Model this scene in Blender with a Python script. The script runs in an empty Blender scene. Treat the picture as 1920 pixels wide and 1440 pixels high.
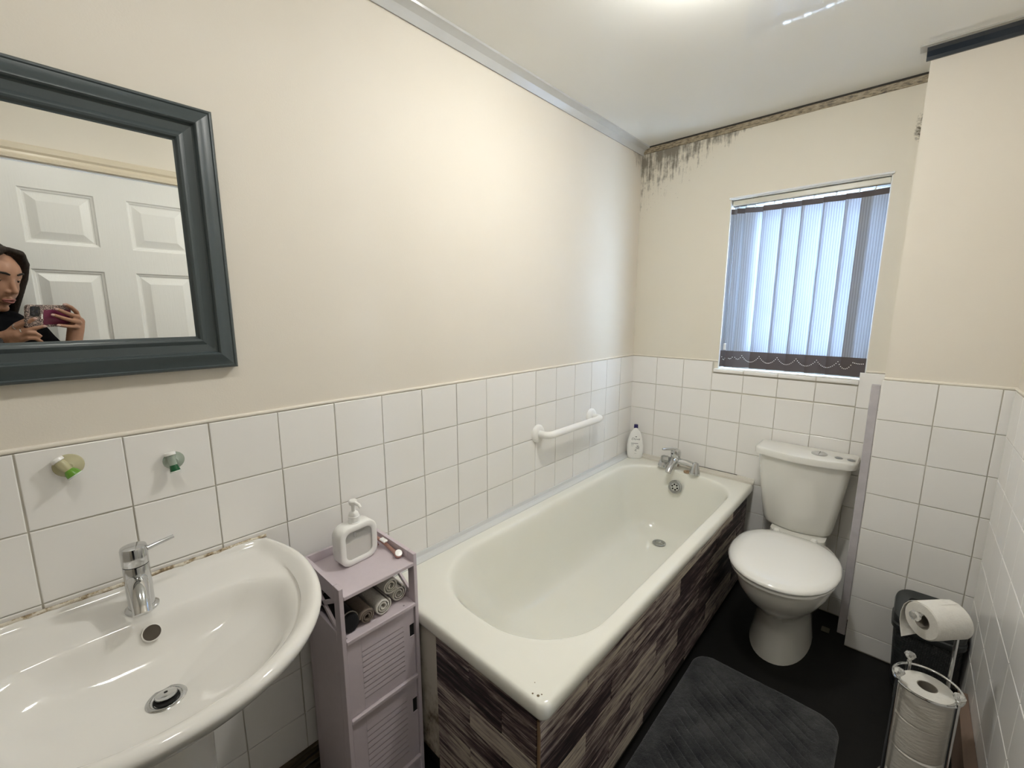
import bpy, bmesh, math, random
from mathutils import Vector, Matrix, noise

random.seed(7)
S = bpy.context.scene
COL = S.collection
PI = math.pi

# ------------------------------------------------------------------ camera
CAM = Vector((1.2, 0.0, 1.41))
CR = Vector((0.73677, 0.67614, 0.0))            # camera right
CU = Vector((-0.112894, 0.123017, 0.985962))    # camera up
CF = Vector((-0.666652, 0.726428, -0.166968))   # camera forward
cam = bpy.data.cameras.new('camera')
cam.sensor_width = 36.0
cam.lens = 36.0 * 809.0 / 1920.0
cam.clip_start = 0.005
camo = bpy.data.objects.new('camera', cam)
COL.objects.link(camo)
M = Matrix((CR, CU, -CF)).transposed().to_4x4()
M.translation = CAM
camo.matrix_world = M
S.camera = camo

# ------------------------------------------------------------------ colour management, sky, lamps
S.view_settings.view_transform = 'Standard'
S.view_settings.look = 'None'
S.view_settings.gamma = 1.0
S.view_settings.use_curve_mapping = False
S.view_settings.exposure = 0.55
SKY_STRENGTH = 26.0
LAMP_STRENGTH = 128.0
LAMP_COLOR = (0.99, 0.975, 0.915)
w = bpy.data.worlds.new('sky')
S.world = w
w.use_nodes = True
w.node_tree.nodes['Background'].inputs[0].default_value = (0.66, 0.80, 1.0, 1)
w.node_tree.nodes['Background'].inputs[1].default_value = SKY_STRENGTH
# portal over the window opening so that the sky's light is sampled well
pl = bpy.data.lights.new('window_portal', 'AREA')
pl.shape = 'RECTANGLE'; pl.size = 0.62; pl.size_y = 0.86
pl.cycles.is_portal = True
po = bpy.data.objects.new('window_portal', pl)
po.location = (0.78, 2.56, 1.53); po.rotation_euler = (-PI / 2, 0, 0)
COL.objects.link(po)


# ------------------------------------------------------------------ helpers: materials
def lin(r, g, b):
    f = lambda c: (c / 255 / 12.92) if c / 255 <= .04045 else ((c / 255 + .055) / 1.055) ** 2.4
    return (f(r), f(g), f(b), 1.0)


class NT:
    def __init__(s, name):
        s.m = bpy.data.materials.new(name)
        s.m.use_nodes = True
        s.t = s.m.node_tree
        s.b = s.t.nodes['Principled BSDF']
        s.out = s.t.nodes['Material Output']

    def n(s, typ, ins=None, **kw):
        nd = s.t.nodes.new(typ)
        for k, v in kw.items():
            setattr(nd, k, v)
        for k, v in (ins or {}).items():
            s.set(nd.inputs[k], v)
        return nd

    def set(s, sock, v):
        if isinstance(v, bpy.types.NodeSocket):
            s.t.links.new(v, sock)
        else:
            sock.default_value = v

    def math(s, op, a, b=0.0, c=0.0, clamp=False):
        nd = s.n('ShaderNodeMath', {0: a, 1: b, 2: c}, operation=op, use_clamp=clamp)
        return nd.outputs[0]

    def coord(s, scale=(1, 1, 1), kind='Object'):
        tc = s.n('ShaderNodeTexCoord')
        mp = s.n('ShaderNodeMapping', {'Vector': tc.outputs[kind], 'Scale': scale})
        return mp.outputs[0]

    def noise(s, vec, scale=5.0, detail=4.0, rough=.55):
        return s.n('ShaderNodeTexNoise', {'Vector': vec, 'Scale': scale, 'Detail': detail, 'Roughness': rough}).outputs[0]

    def ramp(s, fac, stops):
        nd = s.n('ShaderNodeValToRGB', {'Fac': fac})
        el = nd.color_ramp.elements
        while len(el) < len(stops):
            el.new(.5)
        for e, (p, c) in zip(el, stops):
            e.position = p; e.color = c if len(c) == 4 else (*c, 1)
        return nd.outputs[0]

    def mix(s, fac, a, b):
        nd = s.n('ShaderNodeMix', data_type='RGBA')
        s.set(nd.inputs[0], fac); s.set(nd.inputs[6], a); s.set(nd.inputs[7], b)
        return nd.outputs[2]

    def bump(s, height, strength=.2, dist=.002):
        nd = s.n('ShaderNodeBump', {'Height': height, 'Strength': strength, 'Distance': dist})
        s.t.links.new(nd.outputs[0], s.b.inputs['Normal'])
        return nd

    def p(s, **kw):
        for k, v in kw.items():
            s.set(s.b.inputs[k.replace('_', ' ')], v)
        return s


def simple(name, col, rough=.5, metal=0.0, var=.0, vscale=30., bump=0., bscale=200., bdist=.001, coat=0.0, spec=None):
    t = NT(name)
    t.p(Roughness=rough, Metallic=metal)
    c = col
    if var:
        f = t.noise(t.coord(), vscale)
        c = t.mix(f, tuple(x * (1 - var) for x in col[:3]) + (1,), tuple(min(1, x * (1 + var)) for x in col[:3]) + (1,))
    t.p(Base_Color=c)
    if bump:
        t.bump(t.noise(t.coord(), bscale, 3.), bump, bdist)
    if coat:
        t.p(Coat_Weight=coat, Coat_Roughness=.05)
    if spec is not None:
        t.p(Specular_IOR_Level=spec)
    return t.m


# painted wall with slight orange-peel relief and a few scuffs
def paint_mat():
    t = NT('cream_paint')
    v = t.coord()
    f = t.noise(v, 3.0, 5.)
    c = t.mix(f, (.75, .70, .615, 1), (.80, .75, .665, 1))
    t.p(Base_Color=c, Roughness=.62)
    b = t.math('ADD', t.noise(v, 260., 3.), t.math('MULTIPLY', t.noise(v, 40., 3.), .6))
    t.bump(b, .16, .0012)
    return t


PAINT = paint_mat().m


# painted far wall: black mould below the ceiling, running down from the left corner, and grey specks at the right corner
def mould_mat(name, axis):
    """axis 0: stain measured along x (far wall). axis 1: along y from the far corner (left wall)."""
    t = paint_mat()
    t.m.name = name
    base = t.b.inputs['Base Color'].links[0].from_socket
    tc = t.n('ShaderNodeTexCoord')
    sp = t.n('ShaderNodeSeparateXYZ', {0: tc.outputs['Object']})
    x, y, z = sp.outputs
    h = t.math('SUBTRACT', 2.285, z)                     # depth below ceiling
    d = x if axis == 0 else t.math('SUBTRACT', 2.372, y)  # distance from corner
    n1 = t.noise(t.coord((70, 70, 6)), 1.0, 4., .6)      # drips
    n2 = t.noise(t.coord(), 22., 5., .65)                # blotches
    n3 = t.noise(t.coord(), 120., 2., .5)                # specks
    if axis == 0:
        reach = t.math('MULTIPLY_ADD', t.math('POWER', t.math('SUBTRACT', 1., t.math('DIVIDE', d, .62), clamp=True), 1.25), .36, .012)
    else:
        reach = t.math('MULTIPLY_ADD', t.math('POWER', t.math('SUBTRACT', 1., t.math('DIVIDE', d, .20), clamp=True), 1.5), .20, .004)
    rel = t.math('DIVIDE', h, reach)                     # 0 at ceiling, 1 at the stain's lower end
    q = t.math('ADD', t.math('MULTIPLY', n1, .95), t.math('MULTIPLY', n2, .75))
    m = t.math('SUBTRACT', q, t.math('MULTIPLY_ADD', rel, .42, .56))
    m = t.math('MULTIPLY', m, 4.0, clamp=True)
    sk = t.math('MULTIPLY', t.math('SUBTRACT', n3, t.math('MULTIPLY_ADD', rel, .10, .60)), 10., clamp=True)
    m = t.math('MAXIMUM', t.math('MULTIPLY', m, .80 if axis == 0 else .5), t.math('MULTIPLY', sk, .55), clamp=True)
    if axis == 0:
        dx = t.math('MULTIPLY', t.math('SUBTRACT', x, 1.145), 26.)
        dz = t.math('MULTIPLY', t.math('SUBTRACT', z, 2.10), 9.)
        r = t.math('ADD', t.math('MULTIPLY', dx, dx), t.math('MULTIPLY', dz, dz))
        g = t.math('SUBTRACT', 1., r, clamp=True)
        m2 = t.math('MULTIPLY', t.math('SUBTRACT', t.math('MULTIPLY', t.math('ADD', n2, n3), g), .74), 2.6, clamp=True)
        m = t.math('MAXIMUM', m, m2, clamp=True)
        # even yellowish tint over the far wall
        base = t.mix(.30, base, (.74, .71, .58, 1))
    t.p(Base_Color=t.mix(m, base, (.105, .088, .062, 1)))
    return t.m


MOULD_FAR = mould_mat('cream_paint_with_mould', 0)
MOULD_LEFT = mould_mat('cream_paint_with_corner_mould', 1)


def tile_mat():
    t = NT('white_glazed_tile')
    oi = t.n('ShaderNodeObjectInfo')
    v = t.coord()
    c = t.mix(oi.outputs['Random'], (.86, .845, .82, 1), (.895, .88, .855, 1))
    t.p(Base_Color=c, Roughness=.22, Specular_IOR_Level=.4)
    t.bump(t.noise(v, 22., 2.), .10, .002)
    return t.m


TILE = tile_mat()
GROUT = simple('dirty_grout', (.60, .57, .50, 1), .9, var=.25, vscale=14.)
CERAMIC = simple('white_ceramic', (.82, .805, .77, 1), .055, coat=.0, var=.015, vscale=4.)
CERAMIC_T = simple('toilet_ceramic', (.78, .77, .72, 1), .12, coat=.4)
ENAMEL = simple('cream_enamel', (.86, .855, .78, 1), .14, coat=.35, var=.02, vscale=5.)
CHROME = simple('chrome', (.62, .63, .64, 1), .10, 1.0)
CHROME_DULL = simple('dull_chrome', (.42, .43, .43, 1), .28, 1.0, var=.1)
BLACK = simple('black_void', (.006, .006, .006, 1), .8)
WHITE_PLASTIC = simple('white_plastic', (.89, .885, .86, 1), .3)
UPVC = simple('white_upvc', (.82, .83, .84, 1), .3)
LILAC = simple('pale_lilac_laminate', (.62, .545, .585, 1), .5, var=.04, vscale=60., bump=.05, bscale=500.)
MIRROR = simple('mirror_silver', (.87, .88, .86, 1), .0, 1.0)
SLATE = simple('slate_green_painted_wood', (.055, .071, .076, 1), .36, var=.12, vscale=8., bump=.05, bscale=300.)
BRASS = simple('brass', (.55, .38, .10, 1), .3, 1.0)


# ------------------------------------------------------------------ helpers: geometry
def finish(bm, name, mat, parent=None, smooth=35, loc=None, mats=None):
    bmesh.ops.recalc_face_normals(bm, faces=bm.faces)
    me = bpy.data.meshes.new(name)
    bm.to_mesh(me); bm.free()
    if smooth:
        for pgn in me.polygons:
            pgn.use_smooth = True
        me.set_sharp_from_angle(angle=math.radians(smooth))
    for m_ in (mats or [mat]):
        me.materials.append(m_)
    return link(me, name, parent, loc)


def link(me, name, parent=None, loc=None):
    o = bpy.data.objects.new(name, me)
    COL.objects.link(o)
    if parent:
        o.parent = parent
    if loc:
        o.location = loc
    return o


def tag(o, label, cat, group=None):
    o['label'] = label; o['category'] = cat
    if group:
        o['group'] = group
    return o


def struct(o):
    o['kind'] = 'structure'
    return o


def empty(name, loc=(0, 0, 0), rz=0.0):
    o = bpy.data.objects.new(name, None)
    o.empty_display_size = .05
    COL.objects.link(o)
    o.location = loc; o.rotation_euler = (0, 0, rz)
    return o


def thing(name, label, cat, loc=(0, 0, 0), rz=0.0, group=None):
    return tag(empty(name, loc, rz), label, cat, group)


def box(bm, a, b, bev=0.0, seg=1):
    g = bmesh.ops.create_cube(bm, size=1.0)
    vs = g['verts']
    c = [(a[i] + b[i]) / 2 for i in range(3)]; d = [abs(b[i] - a[i]) for i in range(3)]
    for v in vs:
        v.co = Vector((c[0] + v.co.x * d[0], c[1] + v.co.y * d[1], c[2] + v.co.z * d[2]))
    if bev > 0:
        es = list({e for v in vs for e in v.link_edges})
        bmesh.ops.bevel(bm, geom=es, offset=min(bev, min(d) * .45), segments=seg, profile=.5, affect='EDGES')
    return bm


def loft(bm, rings, cap0=True, cap1=True, closed=True):
    rv = [[bm.verts.new(p) for p in r] for r in rings]
    n = len(rv[0])
    for a, b in zip(rv[:-1], rv[1:]):
        for i in range(n if closed else n - 1):
            j = (i + 1) % n
            bm.faces.new((a[i], a[j], b[j], b[i]))
    if cap0:
        bm.faces.new(list(reversed(rv[0])))
    if cap1:
        bm.faces.new(rv[-1])
    return rv


def lathe(bm, prof, c=(0, 0, 0), axis=(0, 0, 1), seg=32, cap0=True, cap1=True):
    """prof: list of (radius, height along axis)."""
    ax = Vector(axis).normalized()
    u = ax.orthogonal().normalized(); v = ax.cross(u)
    c = Vector(c)
    rings = [[c + ax * h + (u * math.cos(2 * PI * i / seg) + v * math.sin(2 * PI * i / seg)) * max(r, 1e-5) for i in range(seg)] for r, h in prof]
    loft(bm, rings, cap0, cap1)
    return bm


def tube(bm, pts, r, seg=12, cap=True, closed=False):
    pts = [Vector(p) for p in pts]
    n = len(pts)
    rr = r if isinstance(r, (list, tuple)) else [r] * n
    rings = []
    prev = None
    for i, p in enumerate(pts):
        if closed:
            t = (pts[(i + 1) % n] - pts[i - 1]).normalized()
        else:
            t = (pts[min(i + 1, n - 1)] - pts[max(i - 1, 0)]).normalized()
        if prev is None:
            u = t.orthogonal().normalized()
        else:
            u = (prev - t * prev.dot(t)).normalized()
        prev = u
        v = t.cross(u)
        rings.append([p + (u * math.cos(2 * PI * k / seg) + v * math.sin(2 * PI * k / seg)) * rr[i] for k in range(seg)])
    if closed:
        rings.append(rings[0])
        rv = [[bm.verts.new(p) for p in q] for q in rings[:-1]]
        for i in range(n):
            a, b = rv[i], rv[(i + 1) % n]
            for k in range(seg):
                j = (k + 1) % seg
                bm.faces.new((a[k], a[j], b[j], b[k]))
    else:
        loft(bm, rings, cap, cap)
    return bm


def bez(p0, p1, p2, n=8):
    p0, p1, p2 = Vector(p0), Vector(p1), Vector(p2)
    return [p0 * (1 - t) ** 2 + p1 * 2 * t * (1 - t) + p2 * t * t for t in [i / n for i in range(n + 1)]]


def rrect(cx, cy, hx, hy, r, z, n=8):
    """rounded rectangle ring, counter-clockwise, 4*(n+1) points"""
    r = min(r, hx * .999, hy * .999)
    out = []
    for q, (sx, sy) in enumerate(((1, 1), (-1, 1), (-1, -1), (1, -1))):
        for k in range(n + 1):
            a = q * PI / 2 + k / n * PI / 2
            out.append(Vector((cx + sx * (hx - r) + r * math.cos(a), cy + sy * (hy - r) + r * math.sin(a), z)))
    return out


def plate(pts, a, b):
    """closed prism between two parallel copies of an outline: pts -> [Vector], offsets a and b"""
    bm = bmesh.new()
    loft(bm, [[p + a for p in pts], [p + b for p in pts]])
    return bm


# ------------------------------------------------------------------ room shell
ZC = 2.287       # ceiling
YF = 2.372       # far wall
XB = 1.147       # left side of the boxing
YB = 2.170       # front of the boxing
XR = 1.484       # right wall beside the bin
XD = XR          # the door (seen in the mirror) is in the right wall
YN = -0.95       # wall behind the photographer
YT = 0.74        # right edge of the door surround, where the right wall's tiles begin
DADO = 1.154


def quad_wall(name, a, b, m, **k):
    bm = bmesh.new()
    box(bm, a, b)
    return struct(finish(bm, name, m, smooth=0, **k))


FLOOR_M = NT('black_vinyl')
_v = FLOOR_M.coord()
FLOOR_M.p(Base_Color=FLOOR_M.mix(FLOOR_M.noise(_v, 35.), (.0035, .0032, .003, 1), (.008, .0075, .007, 1)), Roughness=.55, Specular_IOR_Level=.25)
FLOOR_M.bump(FLOOR_M.noise(_v, 180.), .2, .0006)
quad_wall('floor', (-.1, YN - .1, -.1), (XD + .1, YF + .25, 0), FLOOR_M.m)

CEIL_M = NT('glossy_ceiling_panel')
_v = CEIL_M.coord()
CEIL_M.p(Base_Color=CEIL_M.mix(CEIL_M.noise(_v, 2.), (.84, .835, .80, 1), (.87, .865, .83, 1)), Roughness=.05, Specular_IOR_Level=.5)
CEIL_M.bump(CEIL_M.noise(_v, 5., 2.), .04, .003)
quad_wall('ceiling', (-.1, YN - .1, ZC), (XD + .1, YF + .25, ZC + .1), CEIL_M.m)

wall_left = quad_wall('wall_left', (-.1, YN - .1, 0), (0, YF + .25, ZC), MOULD_LEFT)
wall_box = quad_wall('wall_boxing', (XB, YB, 0), (XR + .02, YF + .02, ZC), PAINT)
quad_wall('wall_rear', (-.1, YN - .1, 0), (XD + .1, YN, ZC), PAINT)

# far wall with the window opening
WX0, WX1, WZ0, WZ1 = .479, 1.080, 1.115, 1.948
bm = bmesh.new()
for a, b in (((0, YF, 0), (WX0, YF + .2, ZC)), ((WX1, YF, 0), (XB + .4, YF + .2, ZC)), ((WX0, YF, 0), (WX1, YF + .2, WZ0)), ((WX0, YF, WZ1), (WX1, YF + .2, ZC))):
    box(bm, a, b)
bmesh.ops.remove_doubles(bm, verts=bm.verts, dist=1e-5)
wall_far = struct(finish(bm, 'wall_far', MOULD_FAR, smooth=0))

# right wall with the doorway
DY0, DY1, DZ = -.102, .664, 1.996
bm = bmesh.new()
for a, b in (((XD, YN, 0), (XD + .1, DY0, ZC)), ((XD, DY1, 0), (XD + .1, YF + .1, ZC)), ((XD, DY0, DZ), (XD + .1, DY1, ZC))):
    box(bm, a, b)
wall_right = struct(finish(bm, 'wall_right', PAINT, smooth=0))

# ------------------------------------------------------------------ tiles: each one an object under its wall
TP, TG = .1516, .0027
_tile_cache = {}


def tile_mesh(wd, ht):
    k = (round(wd, 3), round(ht, 3))
    if k not in _tile_cache:
        bm = bmesh.new()
        t = .0055
        x, z, b = wd / 2, ht / 2, .0014
        r0 = [Vector((sx * x, 0, sz * z)) for sx, sz in ((-1, -1), (1, -1), (1, 1), (-1, 1))]
        r1 = [Vector((sx * x, -t + b * .6, sz * z)) for sx, sz in ((-1, -1), (1, -1), (1, 1), (-1, 1))]
        r2 = [Vector((sx * (x - b), -t, sz * (z - b))) for sx, sz in ((-1, -1), (1, -1), (1, 1), (-1, 1))]
        loft(bm, [r0, r1, r2], False, True)
        bmesh.ops.recalc_face_normals(bm, faces=bm.faces)
        me = bpy.data.meshes.new('tile')
        bm.to_mesh(me); bm.free()
        me.materials.append(TILE)
        _tile_cache[k] = me
    return _tile_cache[k]


def tile_wall(parent, us, zs, place, rz, skip=None):
    """us, zs: joint positions; place(u, z) -> location on the wall; tiles stand out of the grout bed"""
    for u0, u1 in zip(us[:-1], us[1:]):
        for z0, z1 in zip(zs[:-1], zs[1:]):
            if skip and skip((u0 + u1) / 2, (z0 + z1) / 2):
                continue
            o = link(tile_mesh(u1 - u0 - TG, z1 - z0 - TG), 'tile', parent)
            j = lambda s: random.uniform(-s, s)
            o.location = Vector(place((u0 + u1) / 2, (z0 + z1) / 2)) + Vector((j(.0003), j(.0003), j(.0003)))
            o.rotation_euler = (j(.003), j(.003), rz + j(.003))


ZS = [DADO - .004 - TP * k - (.004 if k else 0) for k in range(8)] + [0.0]
ZS = sorted(ZS)
ZS[0] = .004
# left wall, normal +x
yl = [YF - .007 - TP * k for k in range(0, 20)]
yl = sorted(yl)
tile_wall(wall_left, yl, ZS, lambda u, z: (.0025, u, z), PI / 2, skip=lambda u, z: (u > .7 and z < .48))
bm = bmesh.new(); box(bm, (0, yl[0], 0), (.0045, YF, DADO - .006)); finish(bm, 'grout', GROUT, wall_left, 0)
# far wall, normal -y
xl = [.004] + [.155 + .1508 * k for k in range(7)] + [XB - .002]
tile_wall(wall_far, xl, ZS, lambda u, z: (u, YF - .0025, z), 0,
          skip=lambda u, z: (u < .66 and z < .48) or (WX0 < u < 1.06 and z > 1.05))
for u0, u1 in zip(xl[3:7], xl[4:8]):      # cut tiles under the sill
    a = max(u0, .457)
    o = link(tile_mesh(u1 - a - TG, 1.088 - 1.000), 'tile', wall_far)
    o.location = ((a + u1) / 2, YF - .0025, 1.044)
bm = bmesh.new(); box(bm, (0, YF - .0045, 0), (.462, YF, DADO - .006)); box(bm, (.462, YF - .0045, 0), (XB, YF, 1.092)); box(bm, (1.064, YF - .0045, 1.0), (XB, YF, DADO - .006))
finish(bm, 'grout', GROUT, wall_far, 0)
# boxing, normal -y
xb = [XB - .006, 1.298, 1.453, XR]
tile_wall(wall_box, xb, ZS, lambda u, z: (u, YB - .0025, z), 0)
bm = bmesh.new(); box(bm, (XB - .005, YB - .0045, 0), (XR, YB, DADO - .006)); finish(bm, 'grout', GROUT, wall_box, 0)
# right wall, normal -x
yr = [YT + .01] + [YB - .02 - TP * k for k in range(8, -1, -1)]
tile_wall(wall_right, yr, ZS, lambda u, z: (XR - .0025, u, z), -PI / 2)
LG = simple('pale_grout', (.62, .60, .55, 1), .9)
bm = bmesh.new(); box(bm, (XR - .0052, YT, 0), (XR, YB, DADO - .006)); finish(bm, 'grout', LG, wall_right, 0)

# painted plaster lip above the tiles
LIP = simple('cream_filler', (.80, .75, .66, 1), .6, bump=.2, bscale=120.)


def bead(name, pts, r, m, squash=None):
    bm = bmesh.new(); tube(bm, pts, r, 8)
    return struct(finish(bm, name, m, smooth=60))


def wobble(p0, p1, n, s):
    p0, p1 = Vector(p0), Vector(p1)
    return [p0.lerp(p1, i / n) + Vector((noise.noise((i * .7, 1, 2)), noise.noise((i * .7, 5, 2)), noise.noise((i * .7, 9, 2)))) * s for i in range(n + 1)]


bead('trim_1', wobble((.002, YN, DADO), (.002, YF, DADO), 60, .0012), .005, LIP)
bead('trim_2', wobble((0, YF - .002, DADO), (WX0, YF - .002, DADO), 20, .0012), .0045, LIP)
bead('trim_3', wobble((WX1, YF - .002, DADO), (XB, YF - .002, DADO), 6, .0012), .0045, LIP)
bead('trim_4', wobble((XB, YB - .002, DADO), (XR, YB - .002, DADO), 12, .0012), .006, LIP)
bead('trim_5', wobble((XR - .002, YT, DADO), (XR - .002, YB, DADO), 20, .0012), .005, LIP)


# ceiling trims
def profile_trim(name, prof, p0, p1, m):
    """prof: list of (out from wall, z) pairs; p0/p1: (pos, out_dir, length)"""
    bm = bmesh.new()
    rings = [[Vector(p) + Vector((d[0] * a, d[1] * a, zz)) for a, zz in prof] for p, d in (p0, p1)]
    loft(bm, rings)
    return struct(finish(bm, name, m, smooth=25))


TRIM_W = simple('glossy_pvc_trim', (.60, .61, .61, 1), .14, .1, var=.12, vscale=6.)
TRIM_D = simple('dark_navy_trim', (.025, .033, .045, 1), .22, 0, var=.3, vscale=20.)


def dirty_trim():
    t = NT('mouldy_trim')
    f = t.noise(t.coord((14, 14, 60)), 3., 5., .7)
    t.p(Base_Color=t.ramp(f, [(.34, (.05, .04, .028)), (.52, (.33, .27, .18)), (.75, (.5, .44, .33))]), Roughness=.5)
    return t.m


PR = [(0, 0), (0, -.034), (.006, -.036), (.012, -.026), (.020, -.014), (.034, -.008), (.048, -.006), (.05, 0)]
profile_trim('trim_6', PR, ((0, YN, ZC), (1, 0)), ((0, YF, ZC), (1, 0)), TRIM_W)
PR2 = [(0, 0), (0, -.030), (.007, -.030), (.010, -.020), (.012, -.004), (.014, 0)]
profile_trim('trim_7', PR2, ((.012, YF, ZC), (0, -1)), ((XB, YF, ZC), (0, -1)), dirty_trim())
bm = bmesh.new(); box(bm, (.04, YF - .017, ZC - .006), (XB, YF - .012, ZC)); struct(finish(bm, 'trim_8', simple('black_joint', (.03, .027, .022, 1), .7), smooth=0))
PR3 = [(0, 0), (0, -.036), (.007, -.036), (.009, -.026), (.020, -.012), (.034, -.006), (.036, 0)]
profile_trim('trim_9', PR3, ((XB - .012, YB, ZC), (0, -1)), ((XR, YB, ZC), (0, -1)), TRIM_D)
profile_trim('trim_10', [(0, 0), (0, -.005), (.052, -.005), (.052, 0)], ((XB - .03, YB, ZC), (0, -1)), ((XR, YB, ZC), (0, -1)), simple('grey_trim_edge', (.45, .44, .41, 1), .3))

# lilac board covering the edge of the boxing
bm = bmesh.new(); box(bm, (1.112, YB - .006, .045), (XB - .007, YB + .012, 1.128), .002)
struct(finish(bm, 'trim_11', simple('dusty_lilac_board', (.50, .475, .50, 1), .6, var=.2, vscale=25., bump=.2, bscale=60.)))
# dirty skirting along the left wall below the basin
t = NT('grimy_skirting')
f = t.noise(t.coord((30, 6, 40)), 1.5, 5., .7)
t.p(Base_Color=t.ramp(f, [(.35, (.012, .009, .005)), (.55, (.09, .065, .035)), (.8, (.22, .17, .10))]), Roughness=.7)
GRIME = t.m
bm = bmesh.new(); box(bm, (.006, YN, 0), (.024, .62, .060), .004); box(bm, (.006, YN, .07), (.020, .62, .120), .003)
struct(finish(bm, 'baseboard_left', GRIME))
# bare wooden skirting on the right, standing slightly off the wall
t = NT('bare_brown_wood')
f = t.noise(t.coord((12, 2, 60)), 2., 4.)
t.p(Base_Color=t.mix(f, (.13, .085, .06, 1), (.25, .175, .13, 1)), Roughness=.65)
bm = bmesh.new()
for q in (bm,):
    vs = [Vector(p) for p in ((1.452, 1.93, 0), (1.475, 1.93, 0), (1.475, 1.15, 0), (1.438, 1.15, 0))]
    loft(bm, [vs, [v + Vector((0, 0, .16)) for v in vs]])
struct(finish(bm, 'baseboard_right', t.m, smooth=0))

# ------------------------------------------------------------------ window
win = struct(empty('window_1', (0, 0, 0)))
bm = bmesh.new()
FY = YF + .085
for a, b in (((WX0, FY, WZ0), (WX0 + .04, FY + .06, WZ1)), ((WX1 - .04, FY, WZ0), (WX1, FY + .06, WZ1)), ((WX0 + .04, FY, WZ0), (WX1 - .04, FY + .06, WZ0 + .05)), ((WX0 + .04, FY, WZ1 - .05), (WX1 - .04, FY + .06, WZ1))):
    box(bm, a, b, .004)
finish(bm, 'window_frame', UPVC, win)
bm = bmesh.new()
for a, b in (((WX0 + .04, FY + .008, WZ0 + .05), (WX0 + .055, FY + .05, WZ1 - .05)), ((WX1 - .055, FY + .008, WZ0 + .05), (WX1 - .04, FY + .05, WZ1 - .05)), ((WX0 + .055, FY + .008, WZ0 + .05), (WX1 - .055, FY + .05, WZ0 + .065)), ((WX0 + .055, FY + .008, WZ1 - .065), (WX1 - .055, FY + .05, WZ1 - .05))):
    box(bm, a, b, .003)
finish(bm, 'sash', UPVC, win)
t = NT('frosted_glass')
t.t.nodes.remove(t.b)
tr = t.n('ShaderNodeBsdfTranslucent', {'Color': (.9, .94, .96, 1)})
tp = t.n('ShaderNodeBsdfTransparent', {'Color': (.9, .94, .96, 1)})
gl = t.n('ShaderNodeBsdfGlossy', {'Color': (1, 1, 1, 1), 'Roughness': .15})
m1 = t.n('ShaderNodeMixShader', {0: .25, 1: tr.outputs[0], 2: tp.outputs[0]})
m2 = t.n('ShaderNodeMixShader', {0: .06, 1: m1.outputs[0], 2: gl.outputs[0]})
t.t.links.new(m2.outputs[0], t.out.inputs[0])
bm = bmesh.new(); box(bm, (WX0 + .052, FY + .026, WZ0 + .062), (WX1 - .052, FY + .032, WZ1 - .062)); finish(bm, 'glass_pane', t.m, win, 0)
# brass handle on the left stile
hd = bm = bmesh.new(); box(bm, (.490, FY - .010, 1.33), (.508, FY, 1.40), .003); hd = finish(bm, 'window_handle', BRASS, win)
hd['label'] = 'brass window handle'
# white painted reveal lining and tiled sill
bm = bmesh.new()
box(bm, (WX0 - .001, YF + .001, WZ0), (WX0 + .004, FY, WZ1)); box(bm, (WX1 - .004, YF + .001, WZ0), (WX1 + .001, FY, WZ1)); box(bm, (WX0, YF + .001, WZ1 - .004), (WX1, FY, WZ1 + .001))
finish(bm, 'reveal', simple('white_reveal_paint', (.78, .78, .75, 1), .5), win, 0)
xs = [.462, .607, .757, .909, 1.062]
for a, b in zip(xs[:-1], xs[1:]):
    bm = bmesh.new(); box(bm, (a + .0012, YF - .016, 1.096), (b - .0012, FY, 1.1135), .004, 2); finish(bm, 'sill_tile', TILE, win)
bm = bmesh.new(); box(bm, (.463, YF - .012, 1.094), (1.060, FY, 1.1115)); finish(bm, 'sill_bed', GROUT, win, 0)
bm = bmesh.new(); tube(bm, wobble((WX0 - .004, YF - .003, WZ1 + .004), (WX1 + .004, YF - .003, WZ1 + .004), 16, .001), .005, 8)
finish(bm, 'reveal_bead', UPVC, win)


# ------------------------------------------------------------------ door seen in the mirror
DOOR_M = NT('white_grained_door')
_v = DOOR_M.coord((60, 60, 5))
DOOR_M.p(Base_Color=(.84, .84, .82, 1), Roughness=.35)
DOOR_M.bump(DOOR_M.noise(_v, 3., 4.), .25, .0012)
DOOR_M = DOOR_M.m
door = struct(empty('door_1', (0, 0, 0)))
XF = XD + .012           # front face of the leaf
PW = [(.008, .230), (.336, .556)]
PZ = [(1.684, 1.899), (1.000, 1.581), (.22, .86)]
bm = bmesh.new()
# stiles and rails around the six panels
ys = [DY0 + .004, PW[0][0], PW[0][1], PW[1][0], PW[1][1], DY1 - .004]
for a, b in ((0, 1), (2, 3), (4, 5)):
    box(bm, (XF, ys[a], .006), (XF + .04, ys[b], DZ - .004))
zsr = [.006, .22, .86, 1.0, 1.581, 1.684, 1.899, DZ - .004]
for a, b in ((0, 1), (2, 3), (4, 5), (6, 7)):
    for c_, d_ in PW:
        box(bm, (XF, c_, zsr[a]), (XF + .04, d_, zsr[b]))
finish(bm, 'leaf', DOOR_M, door, 0)
for (a, b) in PW:
    for (c_, d_) in PZ:
        bm = bmesh.new()
        rings = []
        for ins, dep in ((0, 0), (.004, .005), (.010, .007), (.013, .011), (.018, .011), (.045, .001), (.048, .000)):
            rings.append([Vector((XF + dep, yy, zz)) for yy, zz in ((a + ins, c_ + ins), (b - ins, c_ + ins), (b - ins, d_ - ins), (a + ins, d_ - ins))])
        loft(bm, rings, False, True)
        finish(bm, 'door_panel', DOOR_M, door, 0)
ARCH = simple('cream_gloss_architrave', (.74, .66, .52, 1), .3)
bm = bmesh.new()
ap = [(0, .0), (.012, .0), (.014, .012), (.009, .018), (.009, .026), (.016, .034), (.018, .052), (.012, .058), (0, .060)]
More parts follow.
